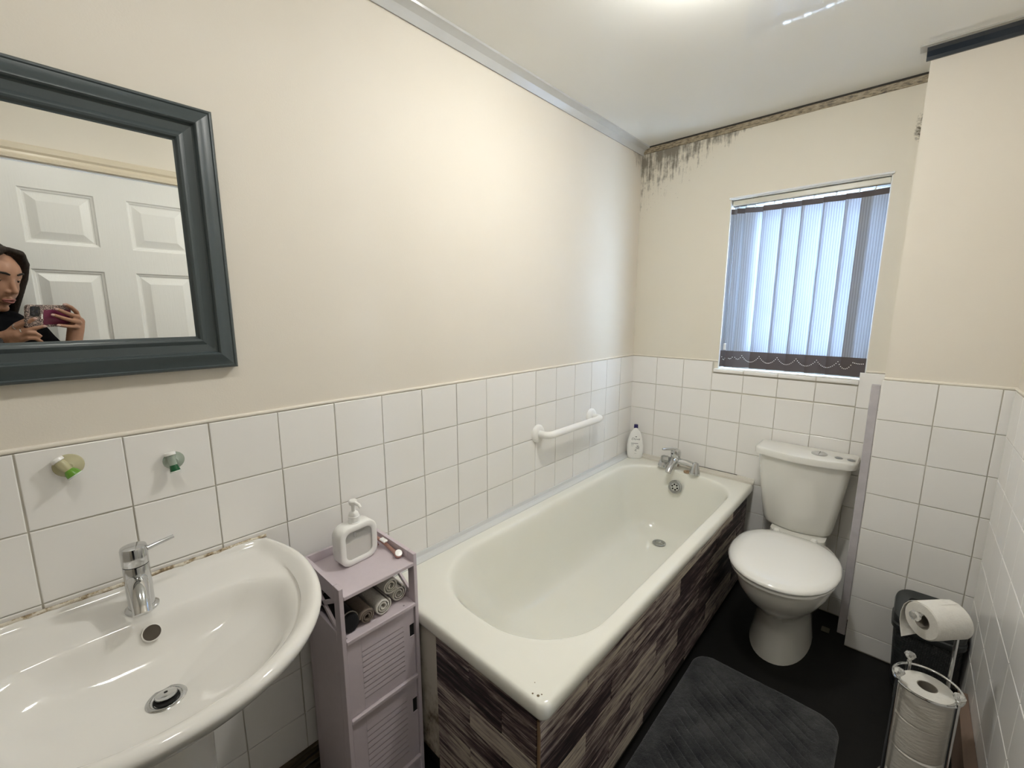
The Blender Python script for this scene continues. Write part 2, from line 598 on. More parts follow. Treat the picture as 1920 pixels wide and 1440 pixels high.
rs = [[Vector((XD - o_, yy, DZ + .004 + h_)) for o_, h_ in ap] for yy in (DY0 - .06, DY1 + .06)]
loft(bm, rs); finish(bm, 'architrave_head', ARCH, door, 25)
for yy, s_ in ((DY0, -1), (DY1, 1)):
    bm = bmesh.new()
    rs = [[Vector((XD - o_, yy + s_ * h_, zz)) for o_, h_ in ap] for zz in (0, DZ + .004)]
    loft(bm, rs); finish(bm, 'architrave_leg', ARCH, door, 25)
bm = bmesh.new(); lathe(bm, [(.026, 0), (.026, .006), (.010, .008), (.010, .035), (.02, .04), (.026, .052), (.02, .064), (.001, .066)], (XF, .60, .98), (-1, 0, 0), 24)
finish(bm, 'door_knob', CHROME, door)

# ------------------------------------------------------------------ ceiling light (just above the frame)
def lamp_mat(k):
    t = NT('lit_opal_diffuser')
    t.t.nodes.remove(t.b)
    em = t.n('ShaderNodeEmission', {'Color': (*LAMP_COLOR, 1), 'Strength': LAMP_STRENGTH * k})
    t.t.links.new(em.outputs[0], t.out.inputs[0])
    return t.m


for lx, ly, k_, lab in ((.76, 1.17, 1.08, 'round white flush ceiling light fixed above the bath'), (.80, .08, .33, 'round white flush ceiling light fixed above the photographer')):
    lamp = thing('ceiling_light', lab, 'light', (lx, ly, ZC), 0, 'ceiling lights')
    bm = bmesh.new(); lathe(bm, [(.095, 0), (.095, -.018), (.088, -.022)], seg=48); finish(bm, 'base', WHITE_PLASTIC, lamp)
    bm = bmesh.new(); lathe(bm, [(.066, -.020), (.070, -.034), (.062, -.050), (.038, -.062), (.001, -.066)], seg=48, cap0=False); finish(bm, 'diffuser', lamp_mat(k_), lamp)

# ------------------------------------------------------------------ vertical blind
blind = thing('vertical_blind', 'grey vertical fabric blind with white bead chain hanging in the window', 'blind', (.78, YF + .03, 1.93))
BO = Vector((-.78, -(YF + .03), -1.93))


def bfin(bm, name, m, parent=None, smooth=35):
    bmesh.ops.translate(bm, vec=BO, verts=bm.verts)
    return finish(bm, name, m, parent or blind, smooth)


bm = bmesh.new()
box(bm, (.486, YF + .012, 1.917), (1.076, YF + .052, 1.941), .003)
bfin(bm, 'head_rail', simple('cream_aluminium_rail', (.62, .60, .52, 1), .35))
bm = bmesh.new(); box(bm, (.488, YF + .020, 1.9145), (1.074, YF + .044, 1.9175)); bfin(bm, 'rail_slot', simple('dark_slot', (.09, .085, .075, 1), .6), None, 0)
for xx in (.585, .995):
    bm = bmesh.new(); box(bm, (xx - .012, YF + .014, 1.941), (xx + .012, YF + .05, WZ1 - .004), .001); bfin(bm, 'rail_bracket', CHROME_DULL)


def fabric(name, col, trans, stripes=True):
    t = NT(name)
    t.t.nodes.remove(t.b)
    tc = t.n('ShaderNodeTexCoord')
    sp = t.n('ShaderNodeSeparateXYZ', {0: tc.outputs['Object']})
    wob = t.noise(t.coord((1, 1, 1)), 60., 2.)
    u = t.math('ADD', sp.outputs[0], t.math('MULTIPLY', wob, .0022))
    s1 = t.math('SINE', t.math('MULTIPLY', u, 2 * PI / .0092))
    s1 = t.math('MULTIPLY_ADD', s1, .5, .5)
    c = t.mix(s1 if stripes else .5, tuple(v * .80 for v in col) + (1,), tuple(min(1, v * 1.08) for v in col) + (1,))
    df = t.n('ShaderNodeBsdfDiffuse', {'Color': c})
    tl = t.n('ShaderNodeBsdfTranslucent', {'Color': c})
    mx = t.n('ShaderNodeMixShader', {0: trans, 1: df.outputs[0], 2: tl.outputs[0]})
    t.t.links.new(mx.outputs[0], t.out.inputs[0])
    return t.m


VANE = fabric('lilac_grey_blind_fabric', (.48, .51, .56), .37)
HEM = fabric('taupe_weighted_hem', (.17, .15, .15), .30, False)
ZT, ZB = 1.903, 1.125
hooks = [.512, .547, .585, .663, .740, .818, .898, .977, 1.030]
angs = [38, 34, 26, 9, 9, 9, 9, 9, -6]
vane_pts = []
for i, (hx, an) in enumerate(zip(hooks, angs)):
    a = math.radians(an)
    d = Vector((math.cos(a), math.sin(a), 0)); n_ = Vector((-d.y, d.x, 0))
    c = Vector((hx, YF + .032 - (.006 if i == 8 else 0), 0))
    bm = bmesh.new()
    L = []
    for k in range(7):
        s_ = (k / 6 - .5) * .089
        L.append(c + d * s_ + n_ * (.0022 * (1 - (2 * k / 6 - 1) ** 2)))
    out = L + [p + n_ * .0009 for p in reversed(L)]
    loft(bm, [[p + Vector((0, 0, ZB + .082)) for p in out], [p + Vector((0, 0, ZT - .022)) for p in out]])
    v = bfin(bm, 'vane', VANE, None, 60)
    bm = bmesh.new()
    out2 = [p - n_ * .0004 for p in L] + [p + n_ * .0016 for p in reversed(L)]
    loft(bm, [[p + Vector((0, 0, ZB)) for p in out2], [p + Vector((0, 0, ZB + .083)) for p in out2]])
    bfin(bm, 'bottom_hem', HEM, v, 60)
    bm = bmesh.new()
    loft(bm, [[p + Vector((0, 0, ZT - .024)) for p in out2], [p + Vector((0, 0, ZT)) for p in out2]])
    bfin(bm, 'top_hem', HEM, v, 60)
    bm = bmesh.new()
    tube(bm, [(hx, c.y, 1.916), (hx, c.y, 1.908), (hx - .003, c.y - .002, 1.902)], .0032, 8)
    bfin(bm, 'vane_hook', WHITE_PLASTIC, v)
    vane_pts.append(c + Vector((-.0, -.010 - .01 * abs(math.sin(a)), ZB + .062)))
# bead chain: little balls strung along the hems
bm = bmesh.new()
cps = [Vector((.492, YF + .012, ZB + .05))] + vane_pts + [Vector((1.072, YF + .018, ZB + .06))]
for a, b in zip(cps[:-1], cps[1:]):
    ln = (b - a).length; n_ = max(4, int(ln / .0058))
    sag = .030 if ln > .05 and b is not cps[-1] and a is not cps[-2] else (.020 if b is not cps[-1] else .003)
    for k in range(n_):
        s_ = k / n_
        p = a.lerp(b, s_) - Vector((0, 0, sag * 4 * s_ * (1 - s_)))
        bmesh.ops.create_icosphere(bm, subdivisions=1, radius=.0021, matrix=Matrix.Translation(p))
ch = bfin(bm, 'bead_chain', WHITE_PLASTIC)
ch['kind'] = 'stuff'
bm = bmesh.new()
tube(bm, [(.497, YF + .022, 1.915), (.498, YF + .022, 1.60), (.497, YF + .022, 1.24)], .0012, 6)
tube(bm, [(.503, YF + .024, 1.915), (.505, YF + .024, 1.60), (.503, YF + .024, 1.24)], .0012, 6)
bfin(bm, 'pull_cord', simple('grey_cord', (.35, .33, .33, 1), .7))
bm = bmesh.new(); box(bm, (.493, YF + .017, 1.21), (.507, YF + .029, 1.245), .003); bfin(bm, 'cord_weight', WHITE_PLASTIC)


# ------------------------------------------------------------------ bath
BX0, BX1, BY0, BY1, BZ = .012, .703, .647, YF - .020, .545
bath = thing('bath', 'cream enamel bath boxed in with distressed wood planks along the left wall', 'bath', ((BX0 + BX1) / 2, (BY0 + BY1) / 2, 0))
bo = -bath.location


def bafin(bm, name, m, parent=None, smooth=35):
    if parent is None or parent is bath:
        bmesh.ops.translate(bm, vec=bo, verts=bm.verts)
    else:
        bmesh.ops.translate(bm, vec=bo, verts=bm.verts)
    return finish(bm, name, m, parent or bath, smooth)


bm = bmesh.new()
cx, cy, hx, hy = (BX0 + BX1) / 2, (BY0 + BY1) / 2, (BX1 - BX0) / 2, (BY1 - BY0) / 2
N = 14


def bath_ring(x0, x1, y0, y1, rn, rf, z):
    """rounded rectangle with its own corner radii at the near (y0) and far (y1) ends"""
    out = []
    for q, (sx, sy) in enumerate(((1, 1), (-1, 1), (-1, -1), (1, -1))):
        r = min(rf if sy > 0 else rn, (x1 - x0) / 2 * .999)
        ccx = (x1 - r) if sx > 0 else (x0 + r)
        ccy = (y1 - r) if sy > 0 else (y0 + r)
        for k in range(N + 1):
            a = q * PI / 2 + k / N * PI / 2
            out.append(Vector((ccx + r * math.cos(a), ccy + r * math.sin(a), z)))
    return out


rings = [bath_ring(BX0 + .004, BX1 - .006, BY0 + .006, BY1, .02, .01, .502),
         bath_ring(BX0, BX1 - .002, BY0 + .002, BY1, .025, .01, .506),
         bath_ring(BX0, BX1, BY0, BY1, .028, .01, .522),
         bath_ring(BX0, BX1 - .002, BY0 + .002, BY1, .028, .01, .535),
         bath_ring(BX0, BX1 - .007, BY0 + .007, BY1, .026, .01, .5425),
         bath_ring(BX0, BX1 - .014, BY0 + .014, BY1, .022, .01, .545)]
# inner basin: (x0, x1, y0, y1, near r, far r, z)
ix0, ix1, iy0, iy1 = .088, .652, .758, 2.272
prof = [(-.022, .0, .5455), (-.010, 0, .5447), (-.003, 0, .5415), (.003, 0, .535), (.010, .02, .515), (.020, .09, .46), (.030, .19, .39), (.040, .31, .32), (.055, .45, .255), (.075, .60, .222), (.10, .75, .204), (.13, .9, .196), (.17, 1.05, .192)]
for ins, slope, z in prof:
    near = iy0 + ins + max(0, slope) * .30
    far = iy1 - ins * .6 - max(0, slope) * .052
    rings.append(bath_ring(ix0 + ins, ix1 - ins, near, far, max(.05, .245 - ins * .5), max(.05, .185 - ins * .45), z))
loft(bm, rings, False, True)
shell = bafin(bm, 'bath_shell', ENAMEL, None, 40)
shell.modifiers.new('sub', 'SUBSURF').levels = 1
shell.modifiers['sub'].render_levels = 1
# chips in the enamel at the near corner
bm = bmesh.new()
for (px, py, r) in ((.668, .668, .0035), (.655, .664, .0022), (.640, .690, .0014), (.672, .676, .0018)):
    lathe(bm, [(r, 0), (r * .8, .0004)], (px, py, .5446), (0, 0, 1), 8)
cpp = bafin(bm, 'enamel_chips', simple('chipped_enamel', (.16, .12, .07, 1), .8))
cpp['kind'] = 'stuff'

# waste in the bottom
wst = Vector((.345, 2.085, .1965))
bm = bmesh.new(); lathe(bm, [(.033, 0), (.034, .003), (.030, .005), (.024, .003), (.021, -.004)], wst, cap0=True, cap1=True, seg=32)
wo = bafin(bm, 'waste', CHROME_DULL)
bm = bmesh.new(); lathe(bm, [(.020, -.0025), (.019, -.0015)], wst, seg=24); bafin(bm, 'waste_hole', BLACK, wo)
bm = bmesh.new(); box(bm, wst + Vector((-.019, -.0022, -.001)), wst + Vector((.019, .0022, .001))); box(bm, wst + Vector((-.0022, -.019, -.001)), wst + Vector((.0022, .019, .001))); lathe(bm, [(.007, -.001), (.006, .0018)], wst, seg=16)
bafin(bm, 'waste_cross', CHROME, wo)
# overflow grille on the far slope
oc = Vector((.352, 2.2365, .466)); on = Vector((0, -.985, .17)).normalized()
bm = bmesh.new(); lathe(bm, [(.036, -.006), (.036, .004), (.033, .007), (.026, .006), (.0245, .003)], oc, on, 36, True, True)
ov = bafin(bm, 'overflow_plate', CHROME_DULL)
bm = bmesh.new(); lathe(bm, [(.0245, .0032), (.023, .0055), (.001, .0062)], oc, on, 30); bafin(bm, 'grille', CHROME, ov)
u = on.orthogonal().normalized(); v = on.cross(u)
bm = bmesh.new()
for k in range(6):
    a = k * PI / 3
    lathe(bm, [(.0048, .0052), (.0046, .0068)], oc + (u * math.cos(a) + v * math.sin(a)) * .0145, on, 12)
bafin(bm, 'grille_holes', BLACK, ov)


# planked bath panel: every plank a part
def plank_mat():
    t = NT('distressed_plank')
    oi = t.n('ShaderNodeObjectInfo')
    rnd = oi.outputs['Random']
    tc = t.n('ShaderNodeTexCoord')
    off = t.n('ShaderNodeVectorMath', {0: tc.outputs['Object'], 1: (0, 0, 0)}, operation='ADD')
    cmb = t.n('ShaderNodeCombineXYZ', {0: t.math('MULTIPLY', rnd, 13.), 1: t.math('MULTIPLY', rnd, 7.), 2: t.math('MULTIPLY', rnd, 29.)})
    t.set(off.inputs[1], cmb.outputs[0])
    mp = t.n('ShaderNodeMapping', {'Vector': off.outputs[0], 'Scale': (3.2, 3.2, 46)})
    f1 = t.noise(mp.outputs[0], 1.3, 6., .68)
    mp2 = t.n('ShaderNodeMapping', {'Vector': off.outputs[0], 'Scale': (9, 9, 120)})
    f2 = t.noise(mp2.outputs[0], 1.5, 5., .7)
    f = t.math('ADD', t.math('MULTIPLY', f1, .62), t.math('MULTIPLY', f2, .38))
    f = t.math('ADD', f, t.math('MULTIPLY_ADD', rnd, .16, -.07))
    c = t.ramp(f, [(.38, (.012, .008, .011)), (.45, (.065, .040, .048)), (.50, (.18, .135, .14)), (.545, (.40, .35, .325)), (.62, (.66, .62, .53))])
    hue = t.mix(t.noise(mp.outputs[0], .8, 2.), (.80, .72, .78, 1), (1.05, 1.04, .93, 1))
    mul = t.n('ShaderNodeMix', {0: 1.0}, data_type='RGBA', blend_type='MULTIPLY')
    t.set(mul.inputs[6], c); t.set(mul.inputs[7], hue)
    t.p(Base_Color=mul.outputs[2], Roughness=.55)
    t.bump(f, .35, .001)
    return t.m


PLANK = plank_mat()
BACKING = simple('dark_panel_backing', (.02, .016, .015, 1), .8)
bm = bmesh.new()
box(bm, (.664, BY0 + .016, .02), (.6785, BY1 - .01, .503)); 
front = bafin(bm, 'side_panel', BACKING, None, 0)
bm = bmesh.new(); box(bm, (.30, BY0 + .014, .02), (.664, BY0 + .0245, .503)); endp = bafin(bm, 'end_panel', BACKING, None, 0)
rows = [.503 - .0685 * k for k in range(8)]
pr = random.Random(5)


def jag(bmv, z, amt):
    for v in bmv:
        pass


for r_ in range(7):
    z1, z0 = rows[r_], rows[r_ + 1]
    # long side
    y = BY0 + .004 + (0 if r_ % 2 else -.0)
    cuts = [BY0 + .012]
    yy = BY0 + .012 + (.20 + .13 * ((r_ * 2) % 3))
    while yy < BY1 - .08:
        cuts.append(yy); yy += pr.uniform(.36, .44)
    cuts.append(BY1 - .012)
    for a, b in zip(cuts[:-1], cuts[1:]):
        zz0 = z0
        if r_ == 6:
            zz0 = max(.028, z0) + (.022 if 1.2 < (a + b) / 2 < 1.75 else 0) + pr.uniform(0, .008)
        bm = bmesh.new(); box(bm, (.6785, a + .0006, zz0 + .0006), (.6785 + pr.uniform(.0022, .0032), b - .0006, z1 - .0006), .0006)
        bafin(bm, 'plank', PLANK, front, 0)
    # end
    cuts = [.300, .300 + (.14 + .12 * (r_ % 2)), .672]
    for a, b in zip(cuts[:-1], cuts[1:]):
        bm = bmesh.new(); box(bm, (a + .0006, BY0 + .014 - pr.uniform(.0022, .0032), max(.03, z0) + .0006), (b - .0006, BY0 + .014, z1 - .0006), .0006)
        bafin(bm, 'plank', PLANK, endp, 0)
bm = bmesh.new(); tube(bm, [(.6765, BY0 + .0135, .49), (.679, BY0 + .012, .44), (.679, BY0 + .012, .25), (.6785, BY0 + .0125, .03)], .0042, 10)
ct = bafin(bm, 'corner_trim', simple('brown_stained_corner_trim', (.24, .15, .085, 1), .5, var=.5, vscale=30.))
# off-white frame upright at the wall end of the bath
t = NT('scuffed_white_post')
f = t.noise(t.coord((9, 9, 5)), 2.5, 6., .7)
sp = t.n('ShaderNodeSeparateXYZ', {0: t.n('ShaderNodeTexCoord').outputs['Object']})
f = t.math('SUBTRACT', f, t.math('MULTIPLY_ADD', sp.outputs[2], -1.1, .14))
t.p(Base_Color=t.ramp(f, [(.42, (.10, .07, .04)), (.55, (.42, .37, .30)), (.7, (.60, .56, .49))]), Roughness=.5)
bm = bmesh.new(); box(bm, (.195, BY0 + .010, .08), (.30, BY0 + .030, .503), .002)
po_ = bafin(bm, 'frame_post', t.m); po_['label'] = 'scuffed white frame post'
bm = bmesh.new(); box(bm, (.06, BY0 + .034, 0), (.64, BY0 + .044, .50)); bafin(bm, 'under_frame', BLACK, None, 0)
# broken strip of bare wood at the foot of the side panel
bm = bmesh.new(); box(bm, (.655, 1.86, 0), (.668, 2.24, .032), .003)
bs = bafin(bm, 'broken_batten', simple('raw_orange_wood', (.25, .12, .06, 1), .8, var=.3, vscale=20.)); bs['label'] = 'bare orange-brown wooden batten'

# sealing trims around the bath
SEAL = simple('white_seal_strip', (.70, .71, .71, 1), .25)
bm = bmesh.new()
for prof_, a, b in (([(0, .0), (0, .026), (.004, .026), (.007, .012), (.012, .007), (.030, .003), (.030, 0)], BY0 + .02, YF),):
    rs = [[Vector((.008 + o_, yy, .5445 + h_)) for o_, h_ in prof_] for yy in (a, b)]
    loft(bm, rs)
struct(finish(bm, 'trim_12', SEAL, smooth=25))
bm = bmesh.new()
rs = [[Vector((xx, YF - .008 - o_, .5445 + h_)) for o_, h_ in ((0, 0), (0, .024), (.004, .024), (.010, .014), (.022, .010), (.024, 0))] for xx in (.010, .703)]
loft(bm, rs); struct(finish(bm, 'trim_13', simple('cream_seal_strip', (.66, .63, .56, 1), .35), smooth=25))
bm = bmesh.new(); tube(bm, wobble((.42, YF - .010, .569), (.62, YF - .010, .569), 16, .0015), .0022, 6)
struct(finish(bm, 'trim_14', simple('black_sealant', (.035, .03, .022, 1), .7)))

# ------------------------------------------------------------------ bath mixer tap
tapz = .545
mix = thing('bath_mixer_tap', 'chrome lever bath mixer standing on the far rim of the bath', 'tap', (.345, 2.292, tapz))
ty = 0.0


def tf(bm, name, m=CHROME, smooth=40):
    return finish(bm, name, m, mix, smooth)


for sx in (-.085, .088):
    bm = bmesh.new()
    lathe(bm, [(.028, 0), (.029, .004), (.026, .02), (.019, .042), (.017, .056), (.014, .064), (.004, .068)], (sx, ty - .012, 0), (0, .12, 1), 28)
    tf(bm, 'pillar')
bm = bmesh.new(); tube(bm, [(-.085, ty - .006, .046), (-.04, ty - .004, .052), (.04, ty - .004, .052), (.088, ty - .006, .046)], [.016, .017, .017, .016], 20); tf(bm, 'cross_body')
bm = bmesh.new(); lathe(bm, [(.022, .025), (.025, .045), (.026, .070), (.0255, .072), (.0235, .0735), (.026, .075), (.027, .100), (.023, .112), (.012, .117), (.001, .118)], (-.020, ty - .006, 0), seg=32); tf(bm, 'valve_body')
bm = bmesh.new(); tube(bm, bez((-.020, ty - .004, .060), (-.022, ty - .050, .050), (-.024, ty - .088, .004), 10), [.020, .020, .0195, .019, .018, .0175, .017, .0165, .016, .0155, .015], 20); tf(bm, 'spout')
bm = bmesh.new(); tube(bm, [(-.018, ty - .004, .112), (-.034, ty - .026, .120), (-.056, ty - .060, .123), (-.066, ty - .078, .1235)], [.011, .009, .0075, .005], 14); tf(bm, 'lever')
bm = bmesh.new(); lathe(bm, [(.013, 0), (.017, .012), (.021, .016), (.021, .040), (.017, .046), (.001, .048)], (-.045, ty - .014, .052), (-.8, -.55, .1), 8); tf(bm, 'diverter_knob', CHROME_DULL, 20)
bm = bmesh.new(); lathe(bm, [(.0035, 0), (.0035, .003)], (-.030, ty - .030, .095), (-.3, -1, 0), 10); tf(bm, 'indicator', BLACK)
# plug washer lying on the rim below the tap
bm = bmesh.new(); lathe(bm, [(.018, 0), (.018, .006), (.007, .006), (.007, .0)], (0, 0, 0), seg=24, cap0=False, cap1=False)
wsh = finish(bm, 'washer', simple('pale_brown_washer', (.40, .27, .17, 1), .6), None)
wsh.location = (.392, 2.287, tapz + .0005)
tag(wsh, 'small brown washer ring lying on the bath rim behind the tap', 'washer')

# ------------------------------------------------------------------ grab rail
gr = thing('grab_rail', 'white plastic grab rail on the tiles above the bath', 'grab rail', (0.008, 1.69, .864))
for yy in (-.222, .222):
    bm = bmesh.new(); lathe(bm, [(.041, 0), (.041, .006), (.037, .012), (.030, .016), (.018, .017)], (0, yy, 0), (1, 0, 0), 32); finish(bm, 'flange', WHITE_PLASTIC, gr)
pts = [(.012, -.222, 0), (.030, -.222, 0)] + bez((.040, -.222, 0), (.066, -.222, 0), (.066, -.185, 0), 8) + [(.066, -.1, 0), (.066, .1, 0)] + bez((.066, .185, 0), (.066, .222, 0), (.040, .222, 0), 8) + [(.030, .222, 0), (.012, .222, 0)]
bm = bmesh.new(); tube(bm, pts, .0165, 20); finish(bm, 'rail_bar', WHITE_PLASTIC, gr, 60)

# ------------------------------------------------------------------ toilet
toi = thing('toilet', 'white close-coupled toilet with closed lid below the window', 'toilet', (.925, 2.0, 0))


def egg(cx, yf, yb, hx, z, n=44, p=2.15, flat=.0):
    """plan outline: rounded front at yf (towards the camera), flatter back at yb"""
    out = []
    ym = yf + (yb - yf) * .55
    for i in range(n):
        a = 2 * PI * i / n
        ca, sa = math.cos(a), math.sin(a)
        ex = 2 / p
        x = hx * math.copysign(abs(ca) ** ex, ca)
        e2 = ex if sa < 0 else 2 / 3.2
        y = (ym - yf if sa < 0 else yb - ym) * math.copysign(abs(sa) ** e2, sa)
        if sa > 0:
            x = hx * math.copysign(abs(ca) ** (2 / 3.0), ca) * (1 - .13 * sa)
        out.append(Vector((cx + x, ym + y, z)))
    return out


def tofin(bm, name, m=CERAMIC_T, parent=None, smooth=45):
    bmesh.ops.translate(bm, vec=-toi.location, verts=bm.verts)
    return finish(bm, name, m, parent or toi, smooth)


TX = .925
bm = bmesh.new()
rs = [egg(TX, 1.842, 2.27, .112, 0.0), egg(TX, 1.846, 2.27, .110, .012), egg(TX, 1.862, 2.27, .103, .06), egg(TX, 1.876, 2.26, .096, .12), egg(TX, 1.872, 2.25, .095, .17), egg(TX, 1.845, 2.24, .103, .205),
      egg(TX, 1.79, 2.235, .125, .245), egg(TX, 1.735, 2.235, .150, .29), egg(TX, 1.70, 2.235, .167, .335), egg(TX, 1.682, 2.235, .174, .375), egg(TX, 1.680, 2.235, .175, .398), egg(TX, 1.686, 2.23, .170, .402)]
loft(bm, rs)
tofin(bm, 'pan', CERAMIC_T, None, 60)
bm = bmesh.new(); rs = [rrect(TX, 2.26, .105, .085, .03, z) for z in (.25, .33, .405, .418)]; loft(bm, rs); tofin(bm, 'cistern_shelf')
SEAT = simple('white_seat_plastic', (.90, .895, .86, 1), .09, coat=.3)
bm = bmesh.new()
rs = [egg(TX, 1.672, 2.12, .178, .404), egg(TX, 1.664, 2.125, .184, .408), egg(TX, 1.664, 2.125, .184, .416), egg(TX, 1.668, 2.12, .181, .419)]
loft(bm, rs); tofin(bm, 'seat', SEAT, None, 60)
bm = bmesh.new()
rs = [egg(TX, 1.668, 2.12, .181, .421), egg(TX, 1.658, 2.13, .188, .4235), egg(TX, 1.656, 2.132, .190, .431), egg(TX, 1.664, 2.125, .183, .439), egg(TX, 1.685, 2.11, .166, .4465), egg(TX, 1.73, 2.07, .13, .452), egg(TX, 1.80, 2.00, .075, .455), egg(TX, 1.87, 1.95, .02, .456)]
loft(bm, rs); tofin(bm, 'lid', SEAT, None, 70)
for sx in (-.07, .07):
    bm = bmesh.new(); lathe(bm, [(.013, 0), (.013, .03), (.009, .035)], (TX + sx, 2.145, .405), seg=16); tofin(bm, 'hinge', SEAT)


def cist(hx, yf, z, r, bow, cx=.910):
    """cistern section: flat back on the wall, bowed front, rounded corners"""
    yb = 2.352
    out = []
    nx = 12
    for k in range(9):                       # right front corner to back right
        pass
    pts = []
    for k in range(nx + 1):                  # front edge left -> right
        s_ = -1 + 2 * k / nx
        pts.append(Vector((cx + s_ * (hx - r), yf + bow * s_ * s_, z)))
    y_c = yf + bow
    for k in range(1, 7):
        a = -PI / 2 + k / 6 * PI / 2
        pts.append(Vector((cx + hx - r + r * math.cos(a), y_c + r + r * math.sin(a), z)))
    pts.append(Vector((cx + hx, yb, z)))
    pts.append(Vector((cx - hx, yb, z)))
    for k in range(0, 6):
        a = PI + k / 6 * PI / 2
        pts.append(Vector((cx - hx + r + r * math.cos(a), y_c + r + r * math.sin(a), z)))
    return pts


bm = bmesh.new()
rs = [cist(.105, 2.225, .416, .03, .02), cist(.122, 2.212, .420, .035, .022), cist(.132, 2.204, .432, .04, .024), cist(.138, 2.200, .455, .04, .025), cist(.150, 2.194, .54, .04, .026), cist(.164, 2.187, .65, .04, .027), cist(.175, 2.182, .752, .04, .028)]
loft(bm, rs); tofin(bm, 'cistern', CERAMIC_T, None, 50)
bm = bmesh.new()
rs = [cist(.178, 2.176, .754, .04, .028), cist(.190, 2.166, .755, .045, .03), cist(.191, 2.165, .776, .045, .03), cist(.188, 2.168, .783, .045, .03), cist(.180, 2.176, .787, .045, .03)]
loft(bm, rs); tofin(bm, 'cistern_lid', CERAMIC_T, None, 40)
bm = bmesh.new(); lathe(bm, [(.030, 0), (.030, .004), (.026, .006), (.001, .006)], (.965, 2.262, .787), seg=32); bt = tofin(bm, 'flush_button', CHROME)
bm = bmesh.new(); box(bm, (.9645, 2.235, .793), (.9655, 2.289, .7936)); tofin(bm, 'button_split', BLACK, bt, 0)
for xx in (1.035, 1.078):
    bm = bmesh.new(); lathe(bm, [(.013, 0), (.015, .003), (.010, .006), (.001, .006)], (xx, 2.25, .787), seg=14); tofin(bm, 'lid_badge', CHROME_DULL)
# small pale scrap on the floor beside the pan
bm = bmesh.new(); box(bm, (1.055, 2.20, 0), (1.085, 2.235, .006), .002)
tag(finish(bm, 'floor_scrap', simple('dusty_scrap', (.12, .11, .08, 1), .9)), 'small dusty scrap on the floor behind the toilet foot', 'scrap')

# ------------------------------------------------------------------ wash basin
SY = .075
bas = thing('wash_basin', 'white ceramic pedestal basin against the left wall under the mirror', 'basin', (0.0, SY, 0))


def dring(xb, xf, hyb, hy, xc, z, n=30, p=2.15, y0=SY):
    """D outline: straight back at x=xb (half width hyb), rounded front reaching x=xf; widest hy at x=xc"""
    pts = []
    # right side (+y) from the back to the front, then back along -y
    half = []
    nb = 8
    for k in range(nb):
        s_ = k / nb
        half.append((xb + (xc - xb) * s_, hyb + (hy - hyb) * math.sin(s_ * PI / 2)))
    for k in range(n + 1):
        a = PI / 2 * k / n
        half.append((xc + (xf - xc) * math.sin(a) ** (2 / p), hy * math.cos(a) ** (2 / p) if k < n else 0))
    for x, y in half:
        pts.append(Vector((x, y0 + y, z)))
    for x, y in reversed(half[:-1]):
        pts.append(Vector((x, y0 - y, z)))
    return pts


def bsfin(bm, name, m=CERAMIC, parent=None, smooth=60):
    bmesh.ops.translate(bm, vec=-bas.location, verts=bm.verts)
    return finish(bm, name, m, parent or bas, smooth)


bm = bmesh.new()
X0 = .0095
R = []
R.append(dring(X0, .16, .08, .10, .06, .628))
R.append(dring(X0, .26, .11, .14, .08, .64))
R.append(dring(X0, .37, .16, .20, .12, .685))
R.append(dring(X0, .44, .215, .25, .15, .735))
R.append(dring(X0, .478, .242, .276, .17, .770))
R.append(dring(X0, .490, .250, .291, .17, .783))
R.append(dring(X0, .497, .256, .297, .17, .795))
R.append(dring(X0, .499, .257, .299, .17, .803))
R.append(dring(X0, .494, .255, .296, .17, .811))
R.append(dring(X0 + .002, .484, .250, .288, .17, .8155))
R.append(dring(X0 + .006, .472, .243, .277, .17, .813))
R.append(dring(X0 + .010, .464, .235, .267, .17, .805))
R.append(dring(X0 + .016, .458, .226, .254, .175, .797))
# flat tap ledge, steep rounded back wall, then a gentle floor down to the waste
R.append(dring(.070, .455, .205, .257, .18, .7945))
for d_, zz in ((0, .7905), (.007, .7885), (.015, .7825), (.023, .7735), (.031, .7625), (.039, .752), (.049, .7415), (.063, .7315), (.085, .7215), (.115, .712), (.150, .7035), (.180, .697), (.200, .690)):
    e = d_ / .20
    c_ = lambda a0, a1: a0 + (a1 - a0) * e
    hy_ = c_(.252, .026)
    R.append(dring(c_(.128, .232), c_(.452, .272), hy_ * c_(.70, .50), hy_, c_(.20, .245), zz))
loft(bm, R, True, True)
# lift the back edge a little: the rear ledge stands higher than the front rim
for v_ in bm.verts:
    k = max(0, 1 - v_.co.x / .34)
    v_.co.z += .018 * k * (1 if v_.co.z > .76 else max(0, (v_.co.z - .62) / .14))
bsn = bsfin(bm, 'bowl', CERAMIC, None, 70)
ms = bsn.modifiers.new('sub', 'SUBSURF'); ms.levels = 1; ms.render_levels = 1
bm = bmesh.new()
rs = [rrect(.109, SY, .098, .082 * s_, .07, z) for z, s_ in ((0, 1.22), (.03, 1.18), (.10, 1.02), (.30, .95), (.50, 1.0), (.60, 1.1), (.66, 1.25))]
loft(bm, rs); bsfin(bm, 'pedestal')
